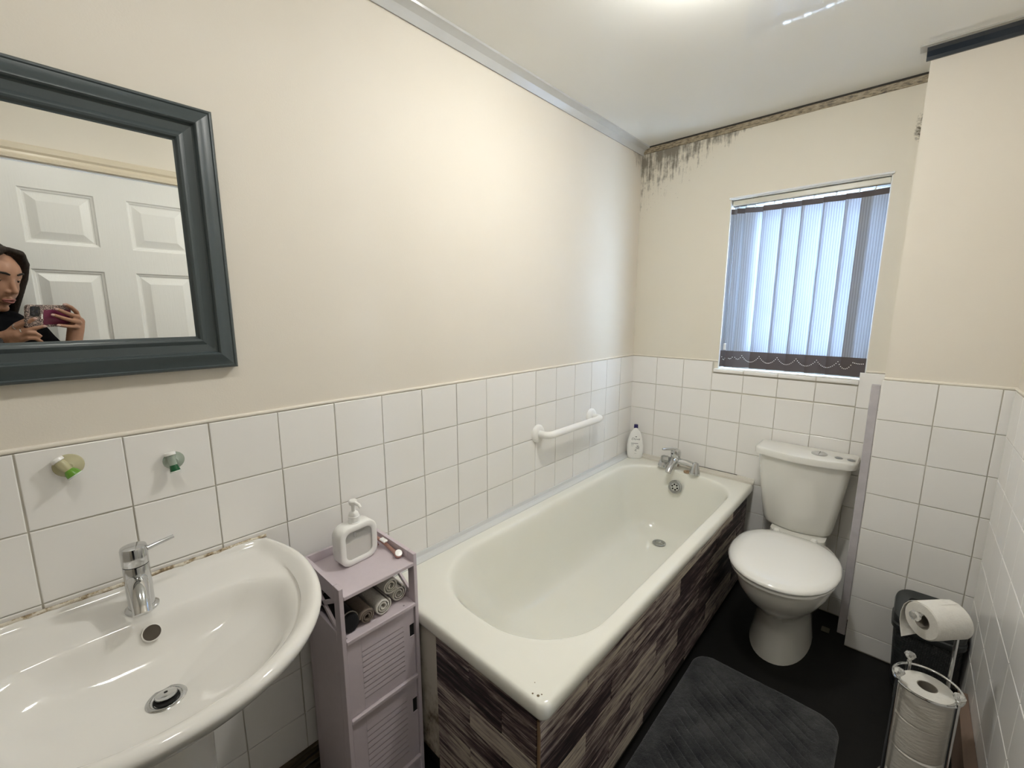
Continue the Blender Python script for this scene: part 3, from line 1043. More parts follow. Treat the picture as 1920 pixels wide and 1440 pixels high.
# overflow hole and pop-up waste
oc = Vector((.1465, SY + .004, .7735)); on = Vector((.88, 0, .47)).normalized()
bm = bmesh.new(); lathe(bm, [(.0165, -.004), (.0165, .0028), (.0145, .0036), (.0140, .001)], oc, on, 28, False, False); bsfin(bm, 'overflow_ring', CERAMIC)
bm = bmesh.new(); lathe(bm, [(.0146, -.002), (.0144, .0022)], oc, on, 28); bsfin(bm, 'overflow_hole', simple('dark_overflow', (.075, .06, .045, 1), .6))
wc = Vector((.252, SY + .002, .6935))
bm = bmesh.new(); lathe(bm, [(.030, -.003), (.0315, .002), (.029, .0045), (.020, .003), (.017, -.002)], wc, seg=36); wv = bsfin(bm, 'waste', CHROME)
bm = bmesh.new(); lathe(bm, [(.0195, .0032), (.0185, .0036)], wc, seg=28); bsfin(bm, 'waste_hole', BLACK, wv)
bm = bmesh.new(); lathe(bm, [(.0165, .006), (.0175, .009), (.0165, .012), (.008, .0135), (.001, .0135)], wc, (-.25, .05, 1), 30); bsfin(bm, 'plug', CHROME, wv)
bm = bmesh.new(); lathe(bm, [(.003, .0134), (.003, .0142)], wc, (-.25, .05, 1), 12); bsfin(bm, 'plug_mark', BLACK, wv)
# stained, cracked sealant along the wall
t = NT('stained_sealant')
f = t.noise(t.coord((10, 26, 40)), 2., 6., .75)
t.p(Base_Color=t.ramp(f, [(.34, (.085, .05, .022)), (.45, (.40, .31, .19)), (.54, (.70, .65, .55))]), Roughness=.5)
bm = bmesh.new(); tube(bm, wobble((.0145, SY - .262, .832), (.0145, SY + .262, .830), 44, .0022), .0045, 8); bsfin(bm, 'sealant', t.m)

# basin tap
bt_ = thing('basin_tap', 'chrome single-lever tap on the back ledge of the basin', 'tap', (.092, SY, .8085))
bm = bmesh.new(); lathe(bm, [(.028, 0), (.028, .004), (.024, .0065)], (0, 0, -.004), seg=32); finish(bm, 'base_ring', CHROME, bt_)
bm = bmesh.new(); lathe(bm, [(.0215, 0), (.0215, .092), (.0210, .0935)], (0, 0, 0), seg=32); finish(bm, 'body', CHROME, bt_)
bm = bmesh.new(); lathe(bm, [(.0195, .093), (.0195, .0955)], (0, 0, 0), seg=28); finish(bm, 'joint_ring', BLACK, bt_)
bm = bmesh.new(); lathe(bm, [(.0215, .0955), (.022, .128), (.0205, .1325), (.012, .135), (.001, .135)], (0, 0, 0), seg=32); finish(bm, 'head', CHROME, bt_)
bm = bmesh.new(); tube(bm, [(0, .012, .118), (-.002, .04, .123), (-.004, .066, .127)], [.0052, .0046, .004], 12); finish(bm, 'lever', CHROME, bt_)
bm = bmesh.new()
tube(bm, bez((.005, -.002, .066), (.045, -.004, .062), (.072, -.006, .022), 10), [.0165] * 5 + [.016, .0158, .0156, .0154, .015, .015], 22); sp_ = finish(bm, 'spout', CHROME, bt_, 60)

# ------------------------------------------------------------------ framed mirror
MY0, MY1, MZ0, MZ1 = -.46, .313, 1.279, 1.838
mir = thing('framed_mirror', 'rectangular mirror in a dark slate-green moulded wood frame on the left wall', 'mirror', (0.0, (MY0 + MY1) / 2, (MZ0 + MZ1) / 2))


def mfin(bm, name, m, smooth=20):
    bmesh.ops.translate(bm, vec=-mir.location, verts=bm.verts)
    return finish(bm, name, m, mir, smooth)


mp_ = [(0, .002), (0, .020), (.0035, .024), (.006, .0245), (.008, .0225), (.014, .0235), (.024, .0285), (.030, .0315), (.034, .032), (.0365, .029), (.0385, .023), (.041, .0205), (.056, .0185), (.060, .0205), (.064, .0215), (.068, .020), (.0715, .0135), (.0745, .0125), (.0745, .006)]
# four mitred rails
cor = [(MY0, MZ0, 1, 1), (MY1, MZ0, -1, 1), (MY1, MZ1, -1, -1), (MY0, MZ1, 1, -1)]
for k in range(4):
    bm = bmesh.new()
    rs = []
    for (yy, zz, sy, sz) in (cor[k], cor[(k + 1) % 4]):
        rs.append([Vector((.001 + h_, yy + sy * i_, zz + sz * i_)) for i_, h_ in mp_])
    loft(bm, rs)
    mfin(bm, 'frame_rail', SLATE)
bm = bmesh.new(); box(bm, (.004, MY0 + .07, MZ0 + .07), (.0125, MY1 - .07, MZ1 - .07)); mfin(bm, 'mirror_glass', MIRROR, 0)

# ------------------------------------------------------------------ two suction hooks on the tiles
t = NT('clear_yellowed_plastic'); t.p(Base_Color=(.62, .58, .36, 1), Roughness=.2, Alpha=.72); CLEAR_Y = t.m
t = NT('clear_green_plastic'); t.p(Base_Color=(.48, .56, .48, 1), Roughness=.15, Alpha=.55); CLEAR_G = t.m
for (yy, zz, tilt, disc, gcol, lab, m_, rd) in ((.003, 1.112, .55, .023, (.13, .32, .03, 1), 'yellowed clear suction hook with bright green tip on tile, left one above basin', CLEAR_Y, 1.25), (.166, 1.080, .12, .020, (.004, .09, .03, 1), 'pale clear suction hook with dark green tip on tile, right one above basin', CLEAR_G, 1.)):
    hk = thing('suction_hook', lab, 'hook', (.0082, yy, zz))
    bm = bmesh.new(); lathe(bm, [(disc, 0), (disc * .97, .002), (disc * .75, .005), (disc * .4, .0075), (.006, .010)], (0, .004, -.002), (1, 0, 0), 28); finish(bm, 'suction_cup', m_, hk)
    ax = Vector((.25, math.sin(tilt), -math.cos(tilt))).normalized()
    c = Vector((.016, -.001, .0)) - ax * .016
    bm = bmesh.new(); lathe(bm, [(.0085, -.006), (.0105, -.004), (.0105, .001), (.009, .002)], c, ax, 20); finish(bm, 'white_cap', WHITE_PLASTIC, hk)
    bm = bmesh.new(); lathe(bm, [(.0080, .002), (.0072 * rd, .010), (.0072, .024)], c, ax, 20); finish(bm, 'stem', m_, hk)
    bm = bmesh.new(); lathe(bm, [(.0072, .024), (.0085 * rd, .030), (.0098 * rd, .0385), (.0085, .0395)], c, ax, 20); finish(bm, 'green_tip', simple('green_plastic_tip', gcol, .25), hk)
    bm = bmesh.new(); lathe(bm, [(.0099 * rd, .0375), (.0106 * rd, .039), (.0099 * rd, .0405), (.004, .0402)], c, ax, 20); finish(bm, 'tip_rim', simple('clear_rim', (.7, .75, .7, 1), .2), hk)

# ------------------------------------------------------------------ slim lilac cabinet
CX0, CX1, CY0, CY1, CZ = .026, .241, .417, .645, .735
cab = thing('bathroom_cabinet', 'slim pale lilac floor cabinet with two louvred doors between basin and bath', 'cabinet', ((CX0 + CX1) / 2, (CY0 + CY1) / 2, 0))


def cfin(bm, name, m=LILAC, parent=None, smooth=30):
    bmesh.ops.translate(bm, vec=-cab.location, verts=bm.verts)
    return finish(bm, name, m, parent or cab, smooth)


T = .011
for y0, y1 in ((CY0, CY0 + T), (CY1 - T, CY1)):
    bm = bmesh.new()
    box(bm, (CX0, y0, 0), (CX0 + .035, y1, CZ), .001)
    box(bm, (CX1 - .030, y0, 0), (CX1, y1, CZ), .001)
    box(bm, (CX0 + .035, y0, .05), (CX1 - .030, y1, .605))
    box(bm, (CX0 + .035, y0, .692), (CX1 - .030, y1, CZ))
    sp_ = cfin(bm, 'side_panel')
    xa, xb_, za, zb = CX0 + .035, CX1 - .030, .605, .692
    for (p0, p1) in (((xa, za), (xb_, zb)), ((xa, zb), (xb_, za))):
        d = Vector((p1[0] - p0[0], 0, p1[1] - p0[1])).normalized(); n_ = Vector((-d.z, 0, d.x)) * .0055
        pts = [Vector((p0[0], y0 + .002, p0[1])) + n_, Vector((p0[0], y0 + .002, p0[1])) - n_, Vector((p1[0], y0 + .002, p1[1])) - n_, Vector((p1[0], y0 + .002, p1[1])) + n_]
        bm = plate(pts, Vector((0, 0, 0)), Vector((0, T - .004, 0))); cfin(bm, 'cross_bar', LILAC, sp_, 0)
IY0, IY1 = CY0 + T, CY1 - T
for nm, z0, z1, x1 in (('top_shelf', .7, .711, CX1 + .001), ('middle_shelf', .574, .586, CX1 + .002), ('divider_shelf', .340, .352, CX1 + .002), ('bottom_shelf', .058, .070, CX1 + .002)):
    bm = bmesh.new(); box(bm, (CX0 + .008, IY0, z0), (x1, IY1, z1), .0015); cfin(bm, nm)
bm = bmesh.new(); box(bm, (CX0, IY0, .05), (CX0 + .008, IY1, CZ)); cfin(bm, 'back_panel')
bm = bmesh.new(); box(bm, (CX1 - .016, IY0, .008), (CX1 - .006, IY1, .058)); cfin(bm, 'plinth')
GRV = simple('lilac_groove_shadow', (.30, .26, .28, 1), .7)
for z0, z1 in ((.354, .572), (.072, .338)):
    bm = bmesh.new()
    xf = CX1 - .006
    box(bm, (xf - .012, IY0 + .002, z0), (xf - .0035, IY1 - .002, z1))
    # field around the louvre block
    gy0, gy1 = IY0 + .042, IY1 - .038
    hh = (z1 - z0)
    g0, g1 = z0 + hh * .14, z1 - hh * .14
    ny = IY1 - .018      # notch at the hinge-free edge
    nz0, nz1 = z1 - hh * .42, z1 - hh * .24
    box(bm, (xf - .0035, IY0 + .002, z0), (xf, gy0, z1), .0008)
    box(bm, (xf - .0035, gy1, z0), (xf, ny, z1))
    box(bm, (xf - .0035, ny, z0), (xf, IY1 - .002, nz0)); box(bm, (xf - .0035, ny, nz1), (xf, IY1 - .002, z1))
    box(bm, (xf - .0035, gy0, z0), (xf, gy1, g0)); box(bm, (xf - .0035, gy0, g1), (xf, gy1, z1))
    dr = cfin(bm, 'door', LILAC, None, 0)
    n_ = 10
    st = (g1 - g0) / n_
    for k in range(n_):
        za = g0 + k * st
        bm = bmesh.new()
        pts = [Vector((xf - .0035, gy0, za + .0030)), Vector((xf + .0006, gy0, za + .0030)), Vector((xf + .0002, gy0, za + st * .7)), Vector((xf - .0004, gy0, za + st)), Vector((xf - .0035, gy0, za + st))]
        loft(bm, [pts, [p + Vector((0, gy1 - gy0, 0)) for p in pts]])
        cfin(bm, 'louvre', LILAC, dr, 0)
    bm = bmesh.new(); box(bm, (xf - .0036, ny + .001, nz0), (xf - .0028, IY1 - .003, nz1)); nt_ = cfin(bm, 'finger_notch', BLACK, dr, 0); nt_['label'] = 'finger notch with a black slab for its shade'  # black slab stands in for the dark inside the notch
    bm = bmesh.new(); box(bm, (xf - .0034, IY1 - .0025, z0 + .002), (xf - .001, IY1 - .0005, z1 - .002)); cfin(bm, 'door_gap', GRV, dr, 0)
for yy, zz in ((IY0 + .006, .5865), (IY1 - .03, .5865)):
    bm = bmesh.new(); lathe(bm, [(.003, 0), (.0025, .0012)], (CX1 - .012, yy, zz - .001), seg=10); cfin(bm, 'screw_hole', GRV)

# ------------------------------------------------------------------ soap dispenser on the cabinet
SZ = .7112
sd = thing('soap_dispenser', 'white rounded-square pump dispenser with clear window on the cabinet top', 'soap dispenser', (.108, .5335, SZ), math.radians(4))
WS = simple('white_satin_plastic', (.90, .895, .87, 1), .35)


def sq(h, r, x, cz=.0575, n=8):
    return [Vector((x, p.x, cz + p.y)) for p in rrect(0, 0, h, h, r, 0, n)]


bm = bmesh.new()
D = .023
rs = [sq(.042, .018, -D), sq(.054, .026, -D), sq(.0572, .030, -D + .003), sq(.0572, .030, D - .003), sq(.054, .027, D), sq(.043, .019, D), sq(.0405, .017, D - .002), sq(.0405, .017, -D + .004)]
rv = loft(bm, rs, False, False)
finish(bm, 'outer_frame', WS, sd, 50)
bm = bmesh.new(); loft(bm, [sq(.0415, .018, -D + .001), sq(.0415, .018, -D + .004)]); finish(bm, 'back_plate', WS, sd)
t = NT('clear_window'); t.p(Base_Color=(.82, .82, .80, 1), Roughness=.08, Alpha=.22)
bm = bmesh.new(); loft(bm, [sq(.0405, .017, D - .006), sq(.0405, .017, D - .0045)]); finish(bm, 'window', t.m, sd)
# milky soap filling the lower part
bm = bmesh.new()
lo = [p for p in sq(.0400, .0165, 0)]
zt = .0575 + .010
low = [Vector((0, p.y, min(p.z, zt))) for p in lo]
loft(bm, [[p + Vector((-D + .005, 0, 0)) for p in low], [p + Vector((D - .007, 0, 0)) for p in low]])
bmesh.ops.remove_doubles(bm, verts=bm.verts, dist=1e-5)
finish(bm, 'liquid_soap', simple('milky_soap', (.78, .755, .71, 1), .3), sd, 30)
bm = bmesh.new(); lathe(bm, [(.0045, .07), (.0045, .10)], (0, 0, 0), seg=12); lathe(bm, [(.008, .088), (.009, .098)], (0, 0, 0), seg=14); finish(bm, 'dip_tube', simple('grey_tube', (.45, .45, .44, 1), .4), sd)
bm = bmesh.new(); lathe(bm, [(.0165, .1145), (.0165, .117), (.0155, .118), (.0155, .133), (.014, .1345), (.014, .137), (.012, .143), (.0085, .146), (.006, .147)], (0, 0, 0), seg=28); finish(bm, 'pump_collar', WS, sd)
bm = bmesh.new(); lathe(bm, [(.0055, .146), (.0055, .166), (.010, .1665), (.0115, .170), (.0115, .177), (.009, .180), (.001, .181)], (0, 0, 0), seg=24); finish(bm, 'pump_head', WS, sd)
bm = bmesh.new(); tube(bm, [(.004, 0, .174), (.024, .003, .171), (.030, .004, .164)], [.0055, .0045, .004], 12); finish(bm, 'nozzle', WS, sd)

# rose-gold tools lying behind the dispenser
RG = simple('rose_gold', (.52, .31, .26, 1), .32, .8)
rz = thing('rose_gold_razor', 'rose-gold razor handle with white round end lying on cabinet top', 'razor', (.12, .612, SZ))
bm = bmesh.new(); tube(bm, [(-.052, .004, .020), (-.025, .009, .017), (.010, .012, .009), (.042, .010, .007), (.058, .008, .008)], [.005, .0055, .0055, .006, .007], 14); finish(bm, 'handle', RG, rz)
bm = bmesh.new(); lathe(bm, [(.010, -.003), (.0115, 0), (.0115, .006), (.010, .0085)], (.066, .008, .008), (.55, -.1, .8), 24); finish(bm, 'end_knob', RG, rz)
bm = bmesh.new(); lathe(bm, [(.0106, .0080), (.0100, .0100), (.001, .0106)], (.066, .008, .008), (.55, -.1, .8), 24); finish(bm, 'end_disc', WHITE_PLASTIC, rz)
bm = bmesh.new(); box(bm, (-.024, .001, .020), (.003, .015, .0265), .002); finish(bm, 'white_grip', WHITE_PLASTIC, rz)
ry = thing('rose_gold_clip', 'small rose-gold clip with white loop beside the razor', 'clip', (.066, .606, SZ))
bm = bmesh.new(); loft(bm, [[Vector((-.012, -.010, 0)), Vector((.024, -.008, 0)), Vector((.020, .012, 0)), Vector((-.010, .010, 0))], [Vector((-.006, -.004, .020)), Vector((.008, -.004, .024)), Vector((.008, .006, .024)), Vector((-.006, .006, .020))]]); finish(bm, 'clip_body', RG, ry)
bm = bmesh.new(); tube(bm, [(.0 + .010 * math.cos(a), .002 + .004 * math.cos(a), .033 + .010 * math.sin(a)) for a in [2 * PI * k / 20 for k in range(20)]], .0022, 8, closed=True); finish(bm, 'white_loop', WHITE_PLASTIC, ry)


# ------------------------------------------------------------------ rolled cloths in the cabinet
def terry(name, col):
    t = NT(name)
    v = t.coord()
    t.p(Base_Color=t.mix(t.noise(v, 220., 2.), tuple(x * .8 for x in col) + (1,), tuple(min(1, x * 1.1) for x in col) + (1,)), Roughness=.95)
    t.bump(t.noise(v, 420., 3.), .6, .002)
    return t.m


TW = terry('white_terry', (.80, .77, .71))
TG_ = terry('taupe_terry', (.20, .16, .13))
TGR = terry('grey_terry', (.33, .31, .28))


def roll(y, z, r, m, lab, ln=.135, xf=.222, th=.0036, turns=2.6, name='rolled_cloth', group='rolled cloths in the lilac cabinet', x_back=0):
    o = thing(name, lab, 'towel', (xf - ln / 2, y, z), 0, group)
    bm = bmesh.new()
    pitch = (r - .004) / turns
    n = 64
    pts = []
    ph = random.uniform(0, 6)
    for k in range(n + 1):
        a = turns * 2 * PI * k / n
        rr = .004 + pitch * turns * k / n + random.uniform(-.0005, .0005)
        pts.append((a + ph, rr))
    inner, outer = [], []
    for a, rr in pts:
        inner.append(Vector((0, math.cos(a) * rr, math.sin(a) * rr * .96)))
        outer.append(Vector((0, math.cos(a) * (rr + th), math.sin(a) * (rr + th) * .96)))
    prof_ = outer + list(reversed(inner))
    rings = []
    for xx, sc in ((-ln / 2, .98), (-ln / 2 + .004, 1), (ln / 2 - .006, 1.0), (ln / 2 - .001, .985), (ln / 2, .96)):
        rings.append([Vector((xx + random.uniform(-.0006, .0006), p.y * sc, p.z * sc)) for p in prof_])
    rv = loft(bm, rings, False, False)
    for ring in (rv[0], rv[-1]):              # end faces strip by strip
        m_ = len(ring) // 2
        for k in range(m_ - 1):
            bm.faces.new((ring[k], ring[k + 1], ring[2 * m_ - 2 - k], ring[2 * m_ - 1 - k]))
    finish(bm, 'cloth', m, o, 70)
    return o


zs_ = .5862
roll(.545, zs_ + .0262, .0222, TW, 'white rolled cloth at the front of the shelf, middle of row')
roll(.6055, zs_ + .0262, .0222, TW, 'white rolled cloth against the right side of the shelf', xf=.205)
roll(.577, zs_ + .0672, .0215, TW, 'white rolled cloth resting on top of two others', xf=.212)
roll(.4975, zs_ + .0235, .0195, TG_, 'taupe rolled cloth with grey wrap, left of the white rolls')
# dark rolled item at the left end of the shelf
dk = thing('rolled_cloth', 'black rolled cloth at the dark left end of the shelf', 'towel', (.150, .4535, zs_), 0, 'rolled cloths in the lilac cabinet')
bm = bmesh.new(); rs = []
for xx, s_ in ((-.075, .8), (-.07, .95), (0, 1), (.062, 1.02), (.070, .95), (.072, .7)):
    rs.append([Vector((xx, .0225 * s_ * math.cos(a), .026 + .026 * s_ * math.sin(a) * (1 if math.sin(a) > 0 else .99))) for a in [2 * PI * k / 24 for k in range(24)]])
loft(bm, rs); finish(bm, 'cloth', terry('black_terry', (.008, .008, .010)), dk, 60)
bm = bmesh.new(); tube(bm, [(.058, .0240 * math.cos(a), .026 + .0265 * math.sin(a)) for a in [PI * k / 12 for k in range(1, 12)]], .002, 8); finish(bm, 'grey_edge', TGR, dk)

# ------------------------------------------------------------------ body wash bottle in the far corner of the bath
bw = thing('body_wash_bottle', 'white body wash bottle with dark blue cap in the far corner of the bath', 'bottle', (.070, 2.314, .5455), math.radians(30))
bw.scale = (1.3, 1.1, 1.0)
WB = simple('white_bottle_plastic', (.90, .90, .88, 1), .25)
prof = [(.0, .028, .016), (.004, .032, .0185), (.02, .034, .020), (.05, .0365, .021), (.08, .0365, .021), (.11, .033, .019), (.14, .027, .0165), (.16, .021, .0135), (.172, .014, .011), (.178, .010, .009), (.186, .0095, .009)]
bm = bmesh.new(); rs = []
for z, a_, b_ in prof:
    rs.append([Vector((a_ * math.copysign(abs(math.cos(a)) ** .85, math.cos(a)), b_ * math.copysign(abs(math.sin(a)) ** .85, math.sin(a)), z)) for a in [2 * PI * k / 36 for k in range(36)]])
loft(bm, rs); finish(bm, 'bottle_body', WB, bw, 60)
bm = bmesh.new(); rs = [[Vector((p.x, p.y, z)) for p in rrect(0, 0, a_, b_, .003, 0, 4)] for z, a_, b_ in ((.184, .0085, .008), (.186, .009, .0085), (.203, .0085, .008), (.205, .007, .0065))]
loft(bm, rs); cp = finish(bm, 'cap', simple('dark_blue_cap', (.015, .012, .11, 1), .3), bw)
cp['label'] = 'dark blue cap'
INK = simple('dark_grey_print', (.10, .10, .115, 1), .5)
INK2 = simple('pale_grey_print', (.42, .42, .42, 1), .5)


def bottle_y(z):
    for (z0, _, b0), (z1, _, b1) in zip(prof[:-1], prof[1:]):
        if z0 <= z <= z1:
            return b0 + (b1 - b0) * (z - z0) / (z1 - z0)
    return .01


def text_mesh(body, size, m, parent, loc, rot, name='lettering', shear=0.0, conform=None):
    cu = bpy.data.curves.new(name, 'FONT')
    cu.body = body; cu.size = size; cu.align_x = 'CENTER'; cu.shear = shear; cu.extrude = .0001
    tmp = bpy.data.objects.new(name, cu)
    COL.objects.link(tmp)
    dg = bpy.context.evaluated_depsgraph_get()
    me = bpy.data.meshes.new_from_object(tmp.evaluated_get(dg))
    bpy.data.objects.remove(tmp); bpy.data.curves.remove(cu)
    me.name = name
    me.materials.clear(); me.materials.append(m)
    o = link(me, name, parent)
    o.location = loc; o.rotation_euler = rot
    return o


# flat print on the bottle's front (local -y side): follows the body closely
def curved(o, z_off):
    """wrap a flat lettering mesh around the bottle's front"""
    for v in o.data.vertices:
        x, z = v.co.x, v.co.y + z_off
        a_ = next((a0 for (z0, a0, b0), (z1, a1, b1) in zip(prof[:-1], prof[1:]) if z0 <= z <= z1), .03)
        b_ = bottle_y(z)
        k = max(0., 1 - abs(x / a_) ** 2.35) ** (1 / 2.35)
        v.co = Vector((x, -b_ * k - .0006 - v.co.z, z))
    return o


curved(text_mesh('Dove', .017, INK, bw, (0, 0, 0), (0, 0, 0), shear=.25), .116)
bm = bmesh.new()
for p0, p1, r in (((-.006, .1345), (.004, .1325), .0012), ((-.001, .1335), (.005, .1365), .0010)):
    box(bm, (min(p0[0], p1[0]), p0[1] - r, 0), (max(p0[0], p1[0]), p1[1] + r, .0002))
for v in bm.verts:
    v.co = Vector((v.co.x, v.co.y - .0, v.co.z))
o = finish(bm, 'bird_mark', INK, bw, 0)
curved(o, 0)
bm = bmesh.new()
for (x0, x1, z0, z1) in ((-.019, .012, .0935, .0965),):
    n_ = 8
    for k in range(n_):
        box(bm, (x0 + (x1 - x0) * k / n_, z0, 0), (x0 + (x1 - x0) * (k + 1) / n_ - .0004, z1, .0002))
curved(finish(bm, 'print_bar', INK, bw, 0), 0)
bm = bmesh.new()
for (x0, x1, z0, z1) in ((-.019, -.007, .0855, .0880), (-.019, -.009, .0785, .0800), (-.004, .006, .0335, .0350)):
    box(bm, (x0, z0, 0), (x1, z1, .0002))
for (x, z, r) in ((.010, .080, .0045), (.013, .072, .005), (.009, .066, .004), (.004, .072, .003), (.003, .060, .0035), (.000, .053, .003), (.004, .050, .0025), (.015, .064, .003)):
    pts = [Vector((x + r * (1 + .3 * math.sin(3 * a)) * math.cos(a), z + r * (1 + .3 * math.sin(3 * a)) * math.sin(a), 0)) for a in [2 * PI * k / 14 for k in range(14)]]
    loft(bm, [pts, [p + Vector((0, 0, .0002)) for p in pts]])
curved(finish(bm, 'flower_print', INK2, bw, 0), 0)

# ------------------------------------------------------------------ bath mat
MX0, MX1, MYA, MYB = .697, 1.178, .905, 1.700
mat_ = thing('bath_mat', 'dark grey plush bath mat with rounded corners on the black floor', 'mat', ((MX0 + MX1) / 2, (MYA + MYB) / 2, 0), math.radians(0))
t = NT('charcoal_plush')
v = t.coord()
f1 = t.noise(v, 9., 5., .65); f2 = t.noise(v, 260., 2.)
t.p(Base_Color=t.ramp(t.math('ADD', t.math('MULTIPLY', f1, .75), t.math('MULTIPLY', f2, .25)), [(.36, (.014, .015, .019)), (.50, (.042, .044, .047)), (.64, (.075, .077, .079))]), Roughness=.95, Specular_IOR_Level=.1, Sheen_Weight=.25, Sheen_Roughness=.5)
t.bump(t.math('ADD', f2, t.math('MULTIPLY', f1, 1.)), .7, .004)
PLUSH = t.m
bm = bmesh.new()
nx, ny = 190, 310
hx, hy, rr = (MX1 - MX0) / 2, (MYB - MYA) / 2, .07
grid = {}
for i in range(nx + 1):
    for j in range(ny + 1):
        u, v_ = -1 + 2 * i / nx, -1 + 2 * j / ny
        x, y = u * hx, v_ * hy
        # pull the corners in to a rounded outline
        dx, dy = abs(x) - (hx - rr), abs(y) - (hy - rr)
        if dx > 0 and dy > 0:
            L = math.hypot(dx, dy); mx_ = max(dx, dy)
            k = mx_ / L
            x = math.copysign(hx - rr + dx * k, x); y = math.copysign(hy - rr + dy * k, y)
        dx, dy = max(0, abs(x) - (hx - rr)), max(0, abs(y) - (hy - rr))
        if dx > 0 and dy > 0:
            e = rr - math.hypot(dx, dy)
        else:
            e = min(hx - abs(x), hy - abs(y))
        edge = min(1, max(0, e) / .018)
        h = .004 + .013 * math.sqrt(1 - (1 - edge) ** 2)
        # pressed diagonal grooves and ruffled pile
        s_ = (x * .50 + y * .87) + .004 * noise.noise((x * 6, y * 6, 9))
        g = math.exp(-((((s_ / .036) % 1) - .5) / .085) ** 2) * (1 if e > .055 else 0)
        band = .5 + .5 * noise.noise((x * 5 + 3, y * 5, 0))
        h -= .0075 * g * min(1, max(0, (e - .055) / .02)) * (0.35 + band)
        h += .0022 * noise.noise((x * 22, y * 22, 4)) + .0010 * noise.noise((x * 90, y * 90, 4))
        grid[i, j] = bm.verts.new((x, y, max(.001, h)))
for i in range(nx):
    for j in range(ny):
        bm.faces.new((grid[i, j], grid[i + 1, j], grid[i + 1, j + 1], grid[i, j + 1]))
border = [grid[i, 0] for i in range(nx + 1)] + [grid[nx, j] for j in range(1, ny + 1)] + [grid[i, ny] for i in range(nx - 1, -1, -1)] + [grid[0, j] for j in range(ny - 1, 0, -1)]
low = [bm.verts.new((b.co.x, b.co.y, 0)) for b in border]
for k in range(len(border)):
    j = (k + 1) % len(border)
    bm.faces.new((border[k], low[k], low[j], border[j]))
bm.faces.new(low)
finish(bm, 'pile', PLUSH, mat_, 70)

# ------------------------------------------------------------------ waste bin
bin_ = thing('waste_bin', 'dark grey woven-look plastic waste bin with lid in the corner by the tiles', 'bin', (1.370, 2.080, 0))
bin_.scale = (1.06, 1.06, 1.06)
t = NT('woven_charcoal_plastic')
tc = t.n('ShaderNodeTexCoord'); sp = t.n('ShaderNodeSeparateXYZ', {0: tc.outputs['Object']})
s_ = t.math('ADD', sp.outputs[0], sp.outputs[1])
a = t.math('SINE', t.math('MULTIPLY', t.math('ADD', s_, sp.outputs[2]), 520.)); b = t.math('SINE', t.math('MULTIPLY', t.math('SUBTRACT', s_, sp.outputs[2]), 520.))
wv_ = t.math('MULTIPLY', a, b)
t.p(Base_Color=t.mix(t.math('MULTIPLY_ADD', wv_, .5, .5), (.008, .009, .010, 1), (.028, .031, .033, 1)), Roughness=.45)
t.bump(wv_, .8, .003)
BINP = simple('charcoal_plastic', (.026, .030, .031, 1), .36, var=.1, vscale=10.)


def binring(hx, hy, z, r=.045, cy=0):
    return rrect(0, cy, hx, hy, r, z, 8)


bm = bmesh.new(); loft(bm, [binring(.072, .058, 0), binring(.074, .060, .01), binring(.088, .072, .235), binring(.088, .072, .240)]); finish(bm, 'bin_body', t.m, bin_)
bm = bmesh.new(); loft(bm, [binring(.092, .076, .232), binring(.094, .078, .236), binring(.094, .078, .252), binring(.091, .075, .256)]); finish(bm, 'bin_rim', BINP, bin_)
# lid: higher at the back, falling to the front
bm = bmesh.new()
def lidr(k, hx, hy, z, tilt):
    return [Vector((p.x, p.y, p.z + tilt * (p.y + .078) / .156)) for p in binring(hx, hy, z)]
loft(bm, [lidr(0, .091, .075, .2565, 0), lidr(0, .0925, .0765, .262, .052), lidr(0, .090, .074, .272, .056), lidr(0, .082, .066, .278, .056)]); finish(bm, 'bin_lid', BINP, bin_)
bm = bmesh.new()
fl = [Vector((p.x, p.y - .012, .2795 + .056 * (p.y - .012 + .078) / .156)) for p in rrect(0, 0, .055, .042, .012, 0, 6)]
tube(bm, fl, .0016, 6, closed=True); finish(bm, 'flap_outline', BLACK, bin_)

# ------------------------------------------------------------------ toilet roll stand and rolls
HX, HY, HR, HZ = 1.343, 1.528, .071, .402
st = thing('toilet_roll_stand', 'chrome wire toilet roll stand with crystal finials by the right wall', 'toilet roll holder', (HX, HY, 0))
GLASS = NT('cut_crystal'); GLASS.p(Base_Color=(.95, .95, .93, 1), Roughness=.02, Transmission_Weight=.75, IOR=1.5); GLASS = GLASS.m


def ringpts(r, z, n=48):
    return [(r * math.cos(2 * PI * k / n), r * math.sin(2 * PI * k / n), z) for k in range(n)]


bm = bmesh.new(); lathe(bm, [(.076, 0), (.078, .004), (.076, .009), (.02, .010)], seg=48); finish(bm, 'base_plate', CHROME, st)
bm = bmesh.new(); tube(bm, ringpts(HR, HZ), .0032, 10, closed=True); finish(bm, 'top_ring', CHROME, st)
bm = bmesh.new(); tube(bm, ringpts(HR, .045), .0026, 8, closed=True); finish(bm, 'lower_ring', CHROME, st)
for k, an in enumerate((212, 322, 122)):
    a = math.radians(an)
    px, py = HR * math.cos(a), HR * math.sin(a)
    bm = bmesh.new(); tube(bm, [(px, py, .008), (px, py, HZ + .008)], .0055, 12); finish(bm, 'post', CHROME, st)
    bm = bmesh.new(); lathe(bm, [(.0045, HZ + .006), (.0055, HZ + .010), (.004, HZ + .013), (.0095, HZ + .020), (.0135, HZ + .027), (.0115, HZ + .033), (.001, HZ + .037)], (px, py, 0), seg=8)
    finish(bm, 'crystal_finial', GLASS, st, 5)
AX, AY, AZ = .046, .067, .600
AD = Vector((-.69, -.724, 0))
A0 = Vector((AX, AY, 0)) 
bm = bmesh.new()
top_ = A0 + Vector((0, 0, AZ))
